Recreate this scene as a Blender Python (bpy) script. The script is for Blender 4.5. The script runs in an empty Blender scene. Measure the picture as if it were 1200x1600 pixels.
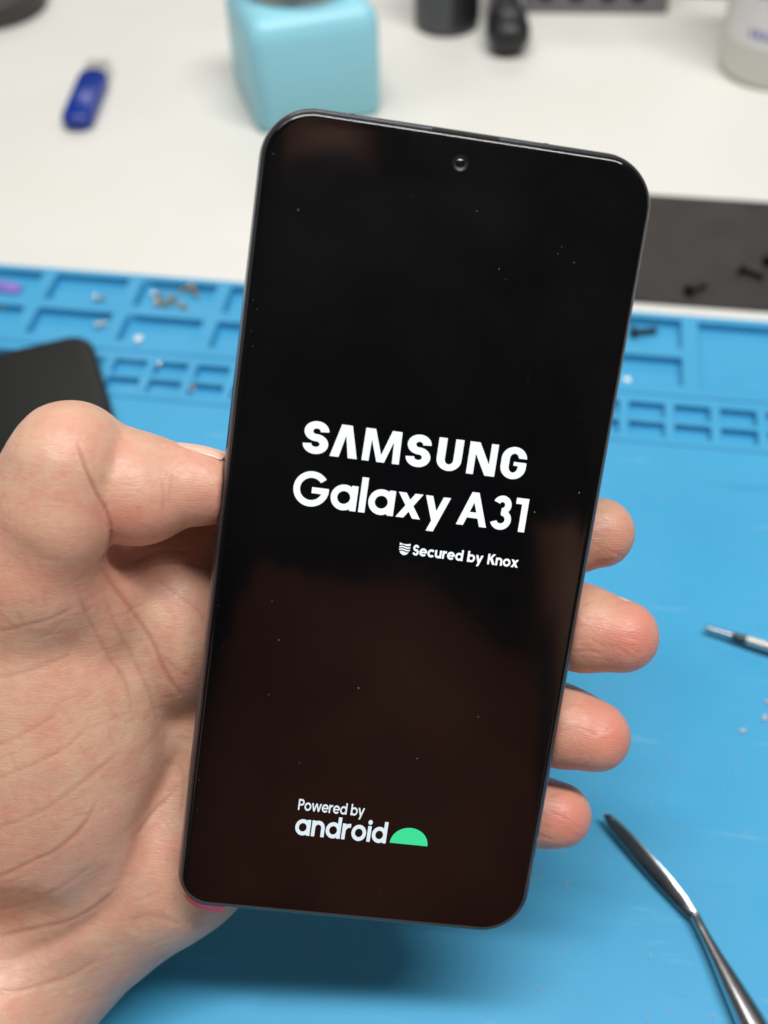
import bpy, bmesh, math, random
import numpy as np
from mathutils import Vector, Matrix, noise

random.seed(7)
SC = bpy.context.scene
COL = SC.collection

# ------------------------------------------------------------------ camera
CAM_H = 0.29                      # lens height above the repair mat (m)
F_PX = 1850.0                     # focal length for a 1200 x 1600 frame
RW = np.array([[0.98828768, 0.09587674, -0.11872287],     # world axes seen from the lens (x right, y down, z ahead)
               [0.15081781, -0.73228874, 0.66408372],
               [-0.02326924, -0.67421128, -0.73817186]])
cam_data = bpy.data.cameras.new('camera')
cam = bpy.data.objects.new('camera', cam_data)
COL.objects.link(cam)
cam_data.sensor_fit = 'VERTICAL'
cam_data.sensor_height = 36.0
cam_data.lens = F_PX / 1600 * 36.0
cam_data.clip_start = 0.01
cam_data.clip_end = 50
cam_data.dof.use_dof = True
cam_data.dof.focus_distance = 0.240
cam_data.dof.aperture_fstop = 10.5
m = Matrix.Identity(4)
for i in range(3):
    m[i][0] = RW[i, 0]; m[i][1] = -RW[i, 1]; m[i][2] = -RW[i, 2]
m[2][3] = CAM_H
cam.matrix_world = m
SC.camera = cam
SC.render.resolution_x, SC.render.resolution_y = 768, 1024

# ------------------------------------------------------------------ light
world = bpy.data.worlds.new('World'); SC.world = world
world.use_nodes = True
bg = world.node_tree.nodes['Background']
bg.inputs['Color'].default_value = (1.0, 0.94, 0.90, 1)
bg.inputs['Strength'].default_value = 0.07

def area(name, loc, target, sx, sy, power, color):
    l = bpy.data.lights.new(name, 'AREA'); l.shape = 'RECTANGLE'
    l.size, l.size_y, l.energy, l.color = sx, sy, power, color
    o = bpy.data.objects.new(name, l); COL.objects.link(o)
    o.location = loc
    d = Vector(target) - Vector(loc)
    o.rotation_euler = d.to_track_quat('-Z', 'Y').to_euler()
    return o
area('ceiling_tube_lamp', (0.26, 0.10, 1.50), (0.26, 0.12, 0), 1.3, 0.14, 29.5, (1.0, 0.985, 0.962))
area('bench_lamp', (-0.35, 1.75, 1.05), (0, 0.3, 0), 1.3, 0.22, 5, (1.0, 0.98, 0.95))
area('fill_lamp', (-0.65, 0.35, 1.45), (-0.05, 0.2, 0), 0.7, 0.5, 4.5, (1.0, 0.97, 0.94))  # added fill from the left, lifts the shade under phone and hand

SC.view_settings.view_transform = 'Standard'
SC.view_settings.look = 'None'
SC.view_settings.exposure = 0.0
SC.view_settings.gamma = 1.0
SC.view_settings.use_curve_mapping = False
SC.cycles.use_denoising = True
SC.cycles.max_bounces = 8
SC.cycles.caustics_reflective = False
SC.cycles.caustics_refractive = False

# ------------------------------------------------------------------ helpers
def T(px, py, z=0.0):
    """point of the bench at height z seen at this place of the 1200 x 1600 photograph"""
    v = np.array([(px - 600) / F_PX, (py - 800) / F_PX, 1.0])
    w = RW @ v
    s = (z - CAM_H) / w[2]
    return Vector((w[0] * s, w[1] * s, z))

def srgb(r, g, b):
    def f(c):
        c /= 255.0
        return c / 12.92 if c <= 0.04045 else ((c + 0.055) / 1.055) ** 2.4
    return (f(r), f(g), f(b), 1.0)

def material(name, color, rough=0.5, metal=0.0, spec=0.5, **kw):
    mt = bpy.data.materials.new(name); mt.use_nodes = True
    b = mt.node_tree.nodes['Principled BSDF']
    b.inputs['Base Color'].default_value = color
    b.inputs['Roughness'].default_value = rough
    b.inputs['Metallic'].default_value = metal
    b.inputs['Specular IOR Level'].default_value = spec
    for k, v in kw.items():
        b.inputs[k.replace('_', ' ')].default_value = v
    return mt

def nodes(mt):
    return mt.node_tree.nodes, mt.node_tree.links, mt.node_tree.nodes['Principled BSDF']

def noise_tex(mt, scale, detail=4, rough=0.5, obj=True):
    N, L, b = nodes(mt)
    tc = N.get('TC')
    if tc is None:
        tc = N.new('ShaderNodeTexCoord'); tc.name = 'TC'
    n = N.new('ShaderNodeTexNoise')
    n.inputs['Scale'].default_value = scale; n.inputs['Detail'].default_value = detail
    n.inputs['Roughness'].default_value = rough
    L.new(tc.outputs['Object'], n.inputs['Vector'])
    return n

def ramp(mt, src, stops):
    N, L, b = nodes(mt)
    r = N.new('ShaderNodeValToRGB')
    e = r.color_ramp.elements
    e[0].position, e[0].color = stops[0]
    e[1].position, e[1].color = stops[-1]
    for p, c in stops[1:-1]:
        x = e.new(p); x.color = c
    L.new(src, r.inputs[0])
    return r

def bump(mt, src, strength, dist):
    N, L, b = nodes(mt)
    bp = N.new('ShaderNodeBump')
    bp.inputs['Strength'].default_value = strength; bp.inputs['Distance'].default_value = dist
    L.new(src, bp.inputs['Height'])
    old = b.inputs['Normal'].links
    if old:
        L.new(old[0].from_socket, bp.inputs['Normal'])
    L.new(bp.outputs[0], b.inputs['Normal'])

def vary(mt, c1, c2, scale, lo=0.35, hi=0.65, detail=4):
    n = noise_tex(mt, scale, detail)
    r = ramp(mt, n.outputs[0], [(lo, c1), (hi, c2)])
    mt.node_tree.links.new(r.outputs[0], nodes(mt)[2].inputs['Base Color'])

def tag(o, label=None, cat=None, group=None, kind=None):
    for k, v in (('label', label), ('category', cat), ('group', group), ('kind', kind)):
        if v: o[k] = v
    return o

def link_mesh(name, bm, mt, parent=None, smooth=None):
    me = bpy.data.meshes.new(name)
    bm.normal_update()
    bm.to_mesh(me); bm.free()
    return link_data(name, me, mt, parent, smooth)

def link_data(name, me, mt, parent=None, smooth=None):
    me.materials.append(mt)
    if smooth is not None:
        me.polygons.foreach_set('use_smooth', [True] * len(me.polygons))
        if smooth < 180:
            me.set_sharp_from_angle(angle=math.radians(smooth))
    o = bpy.data.objects.new(name, me); COL.objects.link(o)
    if parent: o.parent = parent
    return o

def empty(name, loc=(0, 0, 0), rz=0.0):
    o = bpy.data.objects.new(name, None); COL.objects.link(o)
    o.empty_display_size = 0.01
    o.location = loc; o.rotation_euler = (0, 0, rz)
    return o

def rr_outline(w, h, r, n=10, bl=None):
    """rounded rectangle outline, counter-clockwise"""
    pts = []
    b = r if bl is None else bl
    for cx, cy, a0, r in ((w/2-r, h/2-r, 0, r), (-w/2+r, h/2-r, 90, r), (-w/2+b, -h/2+b, 180, b), (w/2-r, -h/2+r, 270, r)):
        for i in range(n + 1):
            a = math.radians(a0 + 90 * i / n)
            pts.append((cx + r * math.cos(a), cy + r * math.sin(a)))
    return pts

def loft(bm, rings, cap0=True, cap1=True):
    """rings: lists of 3D points of equal length, joined in order"""
    R = [[bm.verts.new(p) for p in ring] for ring in rings]
    n = len(R[0])
    for a, b in zip(R, R[1:]):
        for i in range(n):
            j = (i + 1) % n
            bm.faces.new((a[i], a[j], b[j], b[i]))
    if cap0: bm.faces.new(list(reversed(R[0])))
    if cap1: bm.faces.new(R[-1])
    return R

def rr_stack(bm, profile, w, h, r, n=10, cap0=True, cap1=True, bl=None, dy=0.0):
    """profile: (inset, z) pairs for a rounded-rectangle body"""
    rings = []
    for ins, z in profile:
        rings.append([(x, y + dy, z) for x, y in rr_outline(w - 2*ins, h - 2*ins, max(r - ins, 0.0001), n, None if bl is None else max(bl - ins, 0.0001))])
    return loft(bm, rings, cap0, cap1)

def lathe(bm, profile, axis_o, axis_d, seg=24, flat=None, cap=True):
    """profile: (distance along axis, radius[, radius2])"""
    d = Vector(axis_d).normalized(); o = Vector(axis_o)
    up = Vector((0, 0, 1)) if abs(d.z) < 0.9 else Vector((1, 0, 0))
    u = d.cross(up).normalized(); v = u.cross(d).normalized()
    rings = []
    for p in profile:
        t, r = p[0], p[1]; r2 = p[2] if len(p) > 2 else r
        rings.append([o + d*t + u*(r*math.cos(2*math.pi*i/seg)) + v*(r2*math.sin(2*math.pi*i/seg)) for i in range(seg)])
    loft(bm, rings, cap, cap)
    bmesh.ops.recalc_face_normals(bm, faces=bm.faces[:])

def box(bm, x0, x1, y0, y1, z0, z1):
    vs = [bm.verts.new(p) for p in ((x0,y0,z0),(x1,y0,z0),(x1,y1,z0),(x0,y1,z0),(x0,y0,z1),(x1,y0,z1),(x1,y1,z1),(x0,y1,z1))]
    for f in ((3,2,1,0),(4,5,6,7),(0,1,5,4),(1,2,6,5),(2,3,7,6),(3,0,4,7)):
        bm.faces.new([vs[i] for i in f])

# ------------------------------------------------------------------ materials
M = {}
M['table'] = material('white_laminate', srgb(226, 221, 208), 0.42, spec=0.35)
vary(M['table'], srgb(219, 219, 213), srgb(211, 209, 202), 7, 0.3, 0.75)
bump(M['table'], noise_tex(M['table'], 900, 2).outputs[0], 0.12, 0.0002)

M['mat'] = material('blue_silicone', srgb(84, 178, 224), 0.48, spec=0.35)
vary(M['mat'], srgb(60, 150, 194), srgb(68, 158, 201), 14, 0.3, 0.7)
def scuffs(mt, scale, tint, amount):
    N, L, b = nodes(mt)
    src = b.inputs['Base Color'].links[0].from_socket
    mp = N.new('ShaderNodeMapping'); mp.inputs['Rotation'].default_value = (0, 0, 0.6); mp.inputs['Scale'].default_value = (scale, scale*9, scale)
    L.new(N['TC'].outputs['Object'], mp.inputs['Vector'])
    n = N.new('ShaderNodeTexNoise'); n.inputs['Scale'].default_value = 1; n.inputs['Detail'].default_value = 6; n.inputs['Roughness'].default_value = 0.7
    L.new(mp.outputs[0], n.inputs['Vector'])
    r = ramp(mt, n.outputs[0], [(0.60, (0, 0, 0, 1)), (0.78, (amount,)*3 + (1,))])
    x = N.new('ShaderNodeMix'); x.data_type = 'RGBA'
    L.new(r.outputs[0], x.inputs['Factor']); L.new(src, x.inputs['A']); x.inputs['B'].default_value = tint
    L.new(x.outputs['Result'], b.inputs['Base Color'])
scuffs(M['mat'], 26, srgb(150, 196, 214), 0.45)
scuffs(M['mat'], 9, srgb(44, 120, 164), 0.5)
_n = noise_tex(M['mat'], 30, 5, 0.65)
_r = ramp(M['mat'], _n.outputs[0], [(0.35, (0.38,)*3 + (1,)), (0.7, (0.58,)*3 + (1,))])
M['mat'].node_tree.links.new(_r.outputs[0], nodes(M['mat'])[2].inputs['Roughness'])
bump(M['mat'], noise_tex(M['mat'], 2600, 3).outputs[0], 0.10, 0.0001)

M['plate'] = material('dark_pad', srgb(88, 83, 80), 0.6, spec=0.3)
vary(M['plate'], srgb(50, 47, 46), srgb(58, 54, 52), 60)
bump(M['plate'], noise_tex(M['plate'], 1800, 2).outputs[0], 0.2, 0.0001)

M['glass'] = material('phone_glass', (0.0015, 0.0015, 0.002, 1), 0.05, spec=0.55)
N_, L_, b_ = nodes(M['glass'])
sm = noise_tex(M['glass'], 38, 5, 0.6)
rm = ramp(M['glass'], sm.outputs[0], [(0.35, (0.05,)*3+(1,)), (0.75, (0.12,)*3+(1,))])
L_.new(rm.outputs[0], b_.inputs['Roughness'])
sm2 = noise_tex(M['glass'], 22, 6, 0.62)
rm2 = ramp(M['glass'], sm2.outputs[0], [(0.42, (0, 0, 0, 1)), (0.72, (0.16,)*3+(1,))])
L_.new(rm2.outputs[0], b_.inputs['Coat Weight'])
b_.inputs['Coat Roughness'].default_value = 0.5

M['frame'] = material('phone_frame', srgb(100, 103, 112), 0.26, metal=0.85, spec=0.6)
M['frame_dark'] = material('phone_gasket', srgb(14, 14, 16), 0.5)
M['slot'] = material('earpiece_mesh', srgb(22, 22, 24), 0.7)
M['lens'] = material('camera_lens', (0.004, 0.004, 0.006, 1), 0.06, spec=0.8)
M['lens_ring'] = material('camera_ring', srgb(40, 42, 46), 0.4, metal=0.5)
M['back'] = material('phone_back', srgb(20, 22, 28), 0.15, spec=0.6)

def emissive(name, c, s):
    mt = material(name, (0.01, 0.01, 0.01, 1), 0.3)
    b = nodes(mt)[2]
    b.inputs['Emission Color'].default_value = c
    b.inputs['Emission Strength'].default_value = s
    return mt
M['lit_white'] = emissive('lit_white_pixels', (0.93, 0.97, 1.0, 1), 1.05)
M['lit_soft'] = emissive('lit_soft_pixels', (0.80, 0.92, 0.98, 1), 0.92)
M['lit_green'] = emissive('lit_green_pixels', (0.035, 0.78, 0.33, 1), 0.95)
M['red_film'] = material('red_film', srgb(226, 40, 56), 0.4)
M['dust'] = material('pale_dust', srgb(176, 176, 174), 0.8)
M['steel'] = material('steel', srgb(190, 190, 192), 0.27, metal=1.0)
bump(M['steel'], noise_tex(M['steel'], 500, 3).outputs[0], 0.08, 0.0001)
M['steel_dark'] = material('steel_dark', srgb(70, 72, 74), 0.35, metal=1.0)
M['brass'] = material('brass_screw', srgb(214, 186, 140), 0.3, metal=0.8)
M['nickel'] = material('nickel_screw', srgb(220, 216, 208), 0.28, metal=0.8)
M['black_screw'] = material('black_screw', srgb(24, 26, 32), 0.35, metal=0.5)
M['black_slab'] = material('black_cover', srgb(25, 26, 24), 0.45, spec=0.3)
vary(M['black_slab'], srgb(17, 19, 17), srgb(22, 23, 20), 20)
M['bottle_blue'] = material('bottle_blue', srgb(150, 214, 231), 0.36, spec=0.4)
M['usb_blue'] = material('usb_blue', srgb(10, 48, 140), 0.25, spec=0.6)
M['usb_blue'].node_tree.nodes['Principled BSDF'].inputs['Subsurface Weight'].default_value = 0.0
M['black_plastic'] = material('black_plastic', srgb(30, 30, 32), 0.45)
M['grey_plastic'] = material('grey_plastic', srgb(74, 75, 78), 0.5)
M['grey_metal'] = material('grey_metal', srgb(112, 112, 114), 0.45, metal=0.2)
M['clear_plastic'] = material('milky_plastic', srgb(212, 214, 206), 0.4, spec=0.4)
M['label_white'] = material('label_paper', srgb(226, 226, 226), 0.5)
M['violet_ink'] = material('violet_ink', srgb(92, 88, 190), 0.5)
M['purple_part'] = material('purple_ribbon', srgb(132, 110, 190), 0.45)
M['pink_part'] = material('copper_part', srgb(206, 160, 150), 0.4)
M['white_part'] = material('white_chip', srgb(232, 236, 238), 0.4)
M['tape'] = material('dark_tape', srgb(58, 54, 52), 0.5)
M['card'] = material('card_core', srgb(150, 140, 126), 0.8)

# ------------------------------------------------------------------ setting: the bench top
bm = bmesh.new()
box(bm, -0.9, 0.8, -0.25, 1.15, -0.034, -0.0055)
tag(link_mesh('table_top', bm, M['table']), kind='structure')

# ------------------------------------------------------------------ blue repair mat with moulded trays
def build_mat():
    big = -0.0040; small = -0.0034
    rec = []                                            # (x0, x1, y0, y1, depth)
    x = -0.1998 - 2 * 0.0368
    for i in range(9):
        if i < 8 or True:
            if x + 0.031 < 0.0555:
                rec.append((x, x + 0.031, 0.3580, 0.3750, big))
                rec.append((x, x + 0.031, 0.3366, 0.3525, big))
        x += 0.0368
    rec.append((0.0582, 0.1300, 0.3366, 0.3745, big))
    rec.append((0.1360, 0.1980, 0.3366, 0.3745, big))
    x = -0.1595 - 7 * 0.01602
    for i in range(27):
        if x + 0.0127 < 0.198:
            rec.append((x, x + 0.0127, 0.3185, 0.3262, small))
            rec.append((x, x + 0.0127, 0.3089, 0.3160, small))
        x += 0.01602
    bmm = bmesh.new()
    X0, X1, Y0, Y1 = -0.29, 0.205, 0.045, 0.3782
    groove = [(X0, X1, 0.3300, 0.3312, -0.0007), (X0, X1, 0.3043, 0.3056, -0.0007)]
    # long grooves cut the sheet in three bands, each band holds its own trays
    xs = sorted({X0, X1, *[r[0] for r in rec], *[r[1] for r in rec]})
    ys = sorted({Y0, Y1, *[r[2] for r in rec], *[r[3] for r in rec], *[g[2] for g in groove], *[g[3] for g in groove]})
    def level(cx, cy):
        for a, b, c, d, z in rec + groove:
            if a < cx < b and c < cy < d: return z
        return 0.0
    Z = [[level((xs[i]+xs[i+1])/2, (ys[j]+ys[j+1])/2) for j in range(len(ys)-1)] for i in range(len(xs)-1)]
    cache = {}
    def V(x, y, z):
        k = (round(x, 6), round(y, 6), round(z, 6))
        if k not in cache: cache[k] = bmm.verts.new((x, y, z))
        return cache[k]
    nx, ny = len(xs) - 1, len(ys) - 1
    for i in range(nx):
        for j in range(ny):
            z = Z[i][j]
            bmm.faces.new((V(xs[i], ys[j], z), V(xs[i+1], ys[j], z), V(xs[i+1], ys[j+1], z), V(xs[i], ys[j+1], z)))
            zr = Z[i+1][j] if i + 1 < nx else -0.0055
            if zr != z:
                bmm.faces.new((V(xs[i+1], ys[j], z), V(xs[i+1], ys[j], zr), V(xs[i+1], ys[j+1], zr), V(xs[i+1], ys[j+1], z)))
            zu = Z[i][j+1] if j + 1 < ny else -0.0055
            if zu != z:
                bmm.faces.new((V(xs[i+1], ys[j+1], z), V(xs[i+1], ys[j+1], zu), V(xs[i], ys[j+1], zu), V(xs[i], ys[j+1], z)))
            if i == 0:
                bmm.faces.new((V(xs[0], ys[j], -0.0055), V(xs[0], ys[j], z), V(xs[0], ys[j+1], z), V(xs[0], ys[j+1], -0.0055)))
            if j == 0:
                bmm.faces.new((V(xs[i], ys[0], z), V(xs[i], ys[0], -0.0055), V(xs[i+1], ys[0], -0.0055), V(xs[i+1], ys[0], z)))
    bmesh.ops.recalc_face_normals(bmm, faces=bmm.faces[:])
    o = link_mesh('repair_mat', bmm, M['mat'], None, 40)
    bv = o.modifiers.new('soft_edges', 'BEVEL')
    bv.width = 0.0005; bv.segments = 3; bv.limit_method = 'ANGLE'; bv.angle_limit = math.radians(50)
    return tag(o, 'blue silicone repair mat with rows of moulded trays on the white bench', 'repair mat')
build_mat()

# dark pad on the bench behind the mat
bm = bmesh.new()
rr_stack(bm, [(0.0004, 0), (0, 0.0004), (0, 0.0014), (0.0005, 0.0019)], 0.19, 0.0765, 0.003, 4)
pad = link_mesh('magnetic_pad', bm, M['plate'], None, 40)
pad.location = (-0.0042 + 0.118, 0.4290, -0.0055)
tag(pad, 'flat dark grey pad behind the blue mat with black screws on it', 'pad')

# ------------------------------------------------------------------ small hardware
def screw_mesh(name, length, r, head_r, head_h, mt_):
    b = bmesh.new()
    prof = [(0, head_r*0.75), (head_h*0.25, head_r), (head_h, head_r), (head_h*1.02, r)]
    k = 7
    for i in range(k):
        t = head_h + (length - head_h) * (i + 0.5) / k
        prof += [(t - 0.0002*length/0.006, r), (t, r*0.78)]
    prof += [(length*0.97, r*0.8), (length, r*0.4)]
    prof.sort(key=lambda p: p[0])
    lathe(b, prof, (0, 0, 0), (1, 0, 0), 12)
    # cross slot in the head
    me = bpy.data.meshes.new(name); b.to_mesh(me); b.free()
    me.materials.append(mt_)
    me.polygons.foreach_set('use_smooth', [True]*len(me.polygons)); me.set_sharp_from_angle(angle=math.radians(35))
    return me
SMESH = {
    'brass': screw_mesh('brass_screw', 0.0058, 0.0008, 0.0017, 0.0008, M['brass']),
    'nickel': screw_mesh('nickel_screw', 0.0048, 0.0008, 0.0016, 0.0008, M['nickel']),
    'black': screw_mesh('black_screw', 0.0105, 0.0012, 0.0024, 0.0014, M['black_screw']),
}
def screw(kind, px, py, z, ang, label, group, tilt=8, name='screw'):
    o = bpy.data.objects.new(name, SMESH[kind]); COL.objects.link(o)
    hr = {'brass': 0.0017, 'nickel': 0.0016, 'black': 0.0024}[kind]
    o.location = T(px, py, z) + Vector((0, 0, hr*0.92))
    o.rotation_euler = (random.random()*6, math.radians(tilt), math.radians(ang))
    return tag(o, label, 'screw', group)

Z1 = -0.0040; Z2 = -0.0034
screw('brass', 243, 478, Z1, 10, 'brass screw at the left end of the pile in a mat tray', 'screws in the mat trays')
screw('brass', 272, 476, Z1, 120, 'brass screw lying across the middle of the tray pile', 'screws in the mat trays')
screw('brass', 258, 481, Z1, 60, 'brightest small screw at the front of the tray pile', 'screws in the mat trays', 20)
screw('nickel', 252, 466, Z1 + 0.0008, 160, 'pale screw at the back of the tray pile', 'screws in the mat trays')
screw('brass', 284, 482, Z1, -30, 'brass screw at the right end of the tray pile', 'screws in the mat trays')
screw('brass', 300, 452, Z1 + 0.0012, -50, 'right leg of the two screws leaning in a V shape', 'screws in the mat trays', 18)
screw('brass', 299, 451, Z1 + 0.0002, -140, 'left leg of the two screws leaning in a V shape', 'screws in the mat trays', 14)
screw('nickel', 148, 469, Z1, 8, 'lone flat screw in the second tray of the back row', 'screws in the mat trays')
screw('nickel', 150, 513, Z1, 40, 'short screw at the front tray divider left of centre', 'screws in the mat trays')
screw('brass', 2, 487, Z1, 70, 'screw at the left picture edge in a mat tray', 'screws in the mat trays')
screw('nickel', 247, 574, Z2, 30, 'tiny screw in a small back row tray', 'screws in the mat trays')
screw('black', 985, 526, Z1, 18, 'long black screw lying in the blue tray beside the phone', 'black screws', 3)
screw('black', 1072, 462, -0.0036, 42, 'black screw on the grey pad near its front edge', 'black screws', 4)
screw('black', 1154, 425, -0.0036, -25, 'black screw on the grey pad at the right', 'black screws', 4)
screw('black', 1197, 416, -0.0036, 60, 'black screw cut by the right picture edge on the grey pad', 'black screws', 4)

def chip(name, px, py, z, w, d, h, ang, mt_, label, cat, group=None):
    b = bmesh.new()
    rr_stack(b, [(0.0001, 0), (0, 0.0001), (0, h*0.8), (min(w, d)*0.12, h)], w, d, min(w, d)*0.3, 4)
    for v in b.verts:
        v.co += Vector(noise.noise_vector(v.co*600 + Vector((px, py, 0)))) * min(w, d) * 0.08
    o = link_mesh(name, b, mt_, None, 50)
    o.location = T(px, py, z) + Vector((0, 0, 0.0002)); o.rotation_euler = (0, 0, math.radians(ang))
    return tag(o, label, cat, group)
chip('plastic_clip', 217, 533, 0.0, 0.0034, 0.0026, 0.0015, 60, M['white_part'], 'small white clip on the mat rim left of the phone', 'clip')
chip('plastic_clip', 979, 597, Z1, 0.0026, 0.0026, 0.0014, 20, M['white_part'], 'tiny white clip in the tray right of the phone', 'clip')
chip('copper_contact', 300, 608, Z2, 0.0022, 0.0034, 0.0014, 0, M['pink_part'], 'tiny copper pink contact in a small front row tray', 'contact')
chip('ribbon_connector', 14, 452, Z1, 0.011, 0.006, 0.0016, -8, M['purple_part'], 'purple ribbon connector in the leftmost back tray', 'connector')
chip('plastic_flake', 1160, 1143, 0.0, 0.0018, 0.0009, 0.0004, 30, M['dust'], 'pale flake on the open mat right of the fingers', 'flake', 'pale flakes on the mat')
chip('plastic_flake', 1194, 1122, 0.0, 0.0019, 0.0011, 0.0004, 70, M['dust'], 'pale flake on the mat at the right picture edge', 'flake', 'pale flakes on the mat')
chip('plastic_flake', 1198, 1098, 0.0, 0.0012, 0.0010, 0.0005, 10, M['dust'], 'smallest pale flake high at the right picture edge', 'flake', 'pale flakes on the mat')
chip('dark_crumb', 828, 1366, 0.0, 0.0011, 0.0007, 0.0005, 70, M['black_plastic'], 'tiny dark crumb on the mat beside the phone corner', 'crumb')

# scattered lint on the mat
bm = bmesh.new()
for i in range(150):
    px, py = random.uniform(820, 1250), random.uniform(720, 1640)
    p = T(px, py, 0.00015)
    r = random.uniform(0.00008, 0.00026)
    a = random.uniform(0, math.pi); e = random.uniform(1, 3.5)
    u = Vector((math.cos(a), math.sin(a), 0)) * r * e; v = Vector((-math.sin(a), math.cos(a), 0)) * r
    q = [bm.verts.new(p + d) for d in (-u - v*0.3, -v, u, v)]
    t = bm.verts.new(p + Vector((0, 0, r)))
    for k in range(4): bm.faces.new((q[k], q[(k+1) % 4], t))
tag(link_mesh('mat_lint', bm, M['dust']), 'fine pale lint specks scattered over the blue mat', 'lint', None, 'stuff')

# ------------------------------------------------------------------ steel spudger
def spudger():
    root = empty('spudger', T(1085, 1432, 0))
    O = root.location
    tip = T(945, 1272, 0.0042) - O; bend = T(1087, 1434, 0.0030) - O
    d = (bend - tip); L = d.length; d.normalize()
    side = Vector((0, 0, 1)).cross(d).normalized()        # towards upper right in the picture
    nrm = (Vector((0, 0, 1)) * 1.0 + side * -0.72).normalized()
    side = d.cross(nrm).normalized() * -1
    if side.x < 0: side = -side
    prof = [(0, 0.0005), (0.03, 0.0010), (0.08, 0.0015), (0.2, 0.0019), (0.4, 0.0022), (0.65, 0.0022), (0.85, 0.0019), (0.95, 0.0016), (1.0, 0.0014)]
    rings = []
    for t, w in prof:
        c = tip + d * (L * t); th = 0.00035 if t < 0.9 else 0.0006
        rings.append([c + side*w*x + nrm*th*y for x, y in ((-1, -0.2), (-0.8, 0.9), (0.55, 1.0), (1.0, 0.1), (0.9, -0.9), (-0.7, -1.0))])
    b = bmesh.new(); loft(b, rings); bmesh.ops.recalc_face_normals(b, faces=b.faces[:])
    link_mesh('blade', b, M['steel_blade'], root, 30)
    e = T(1172, 1595, 0.0034) - O
    hd = (e - bend).normalized()
    b = bmesh.new()
    lathe(b, [(-0.0014, 0.0007), (0.0, 0.0013), (0.003, 0.0013), (0.006, 0.0014), (0.011, 0.0018), (0.018, 0.0026), (0.026, 0.0034), (0.030, 0.0035), (0.10, 0.0035), (0.125, 0.0028), (0.128, 0.0016)], bend, hd, 24)
    link_mesh('handle', b, M['steel'], root, 40)
    # ground facet on the shoulder
    tag(root, 'bent steel spudger lying on the blue mat at the lower right', 'spudger')
M['steel_blade'] = material('steel_blade', srgb(150, 156, 162), 0.2, metal=1.0)
bump(M['steel_blade'], noise_tex(M['steel_blade'], 900, 3).outputs[0], 0.15, 0.0001)
spudger()

# ------------------------------------------------------------------ precision screwdriver
def screwdriver():
    a = T(1102, 980, 0.0030); c = T(1200, 1010, 0.0036)
    root = empty('screwdriver', T(1102, 982, 0))
    O = root.location; d = (c - a).normalized()
    b = bmesh.new(); lathe(b, [(0, 0.0005), (0.0006, 0.0008), (0.0016, 0.00085), (0.0020, 0.00075), (0.0082, 0.0009)], a - O, d, 16)
    link_mesh('tip', b, M['steel_blade'], root, 40)
    b = bmesh.new(); lathe(b, [(0.0082, 0.0010), (0.0086, 0.00115), (0.0118, 0.0012), (0.0122, 0.0011)], a - O, d, 16)
    link_mesh('collar', b, M['steel_dark'], root, 40)
    b = bmesh.new(); lathe(b, [(0.0122, 0.0012), (0.0126, 0.00135), (0.032, 0.0015), (0.034, 0.0026), (0.10, 0.0032), (0.104, 0.002)], a - O, d, 20)
    link_mesh('shaft', b, M['nickel'], root, 40)
    tag(root, 'thin precision screwdriver pointing left on the mat at the right edge', 'screwdriver')
screwdriver()

# ------------------------------------------------------------------ black phone-like slab under the thumb
def slab():
    th = 0.0085
    corner = T(136, 516, th); left = T(0, 547, th); low = T(172, 668, th)
    u = (corner - left); u.z = 0; u.normalize()
    v = Vector((u.y, -u.x, 0))
    w, h = 0.072, 0.150
    cen = corner - u * (w/2 - 0.001) + v * (h/2)
    root = empty('black_tablet_phone', (cen.x, cen.y, 0.0), math.atan2(u.y, u.x))
    b = bmesh.new()
    rr_stack(b, [(0.0016, 0.0002), (0.0004, 0.0012), (0, 0.003), (0, 0.0060), (0.0005, 0.0074)], w, h, 0.0095, 8)
    link_mesh('frame', b, M['black_plastic'], root, 40)
    b = bmesh.new()
    rr_stack(b, [(0.0006, 0.0074), (0.0008, 0.0078), (0.0014, 0.0082), (0.0026, 0.0085)], w, h, 0.0095, 8)
    link_mesh('cover', b, M['black_slab'], root, 60)
    root.name = 'switched_off_phone'
    tag(root, 'matt black phone lying face up on the mat behind the thumb', 'phone')
slab()

# ------------------------------------------------------------------ background things on the bench
TZ = -0.0055
def usb_stick():
    a = T(120, 208, TZ); c = T(152, 128, TZ)
    d = c - a; root = empty('usb_stick', a, math.atan2(d.y, d.x))
    L = d.length
    b = bmesh.new()
    rings = []
    for ins, z in ((0.0015, 0.0002), (0.0003, 0.0015), (0, 0.004), (0.0004, 0.0066), (0.002, 0.0082)):
        rings.append([(x + L/2, y, z) for x, y in rr_outline(L - 2*ins, 0.0155 - 2*ins, 0.0066 - ins, 8)])
    loft(b, rings); link_mesh('casing', b, M['usb_blue'], root, 50)
    b = bmesh.new(); box(b, L - 0.001, L + 0.011, -0.006, 0.006, 0.0018, 0.0063)
    link_mesh('connector', b, M['nickel'], root)
    b = bmesh.new(); box(b, L + 0.0112, L + 0.0114, -0.0045, 0.0045, 0.0026, 0.0045)
    link_mesh('contact_tongue', b, M['black_plastic'], root)
    tag(root, 'translucent blue memory stick lying on the white bench', 'memory stick')
usb_stick()

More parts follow.
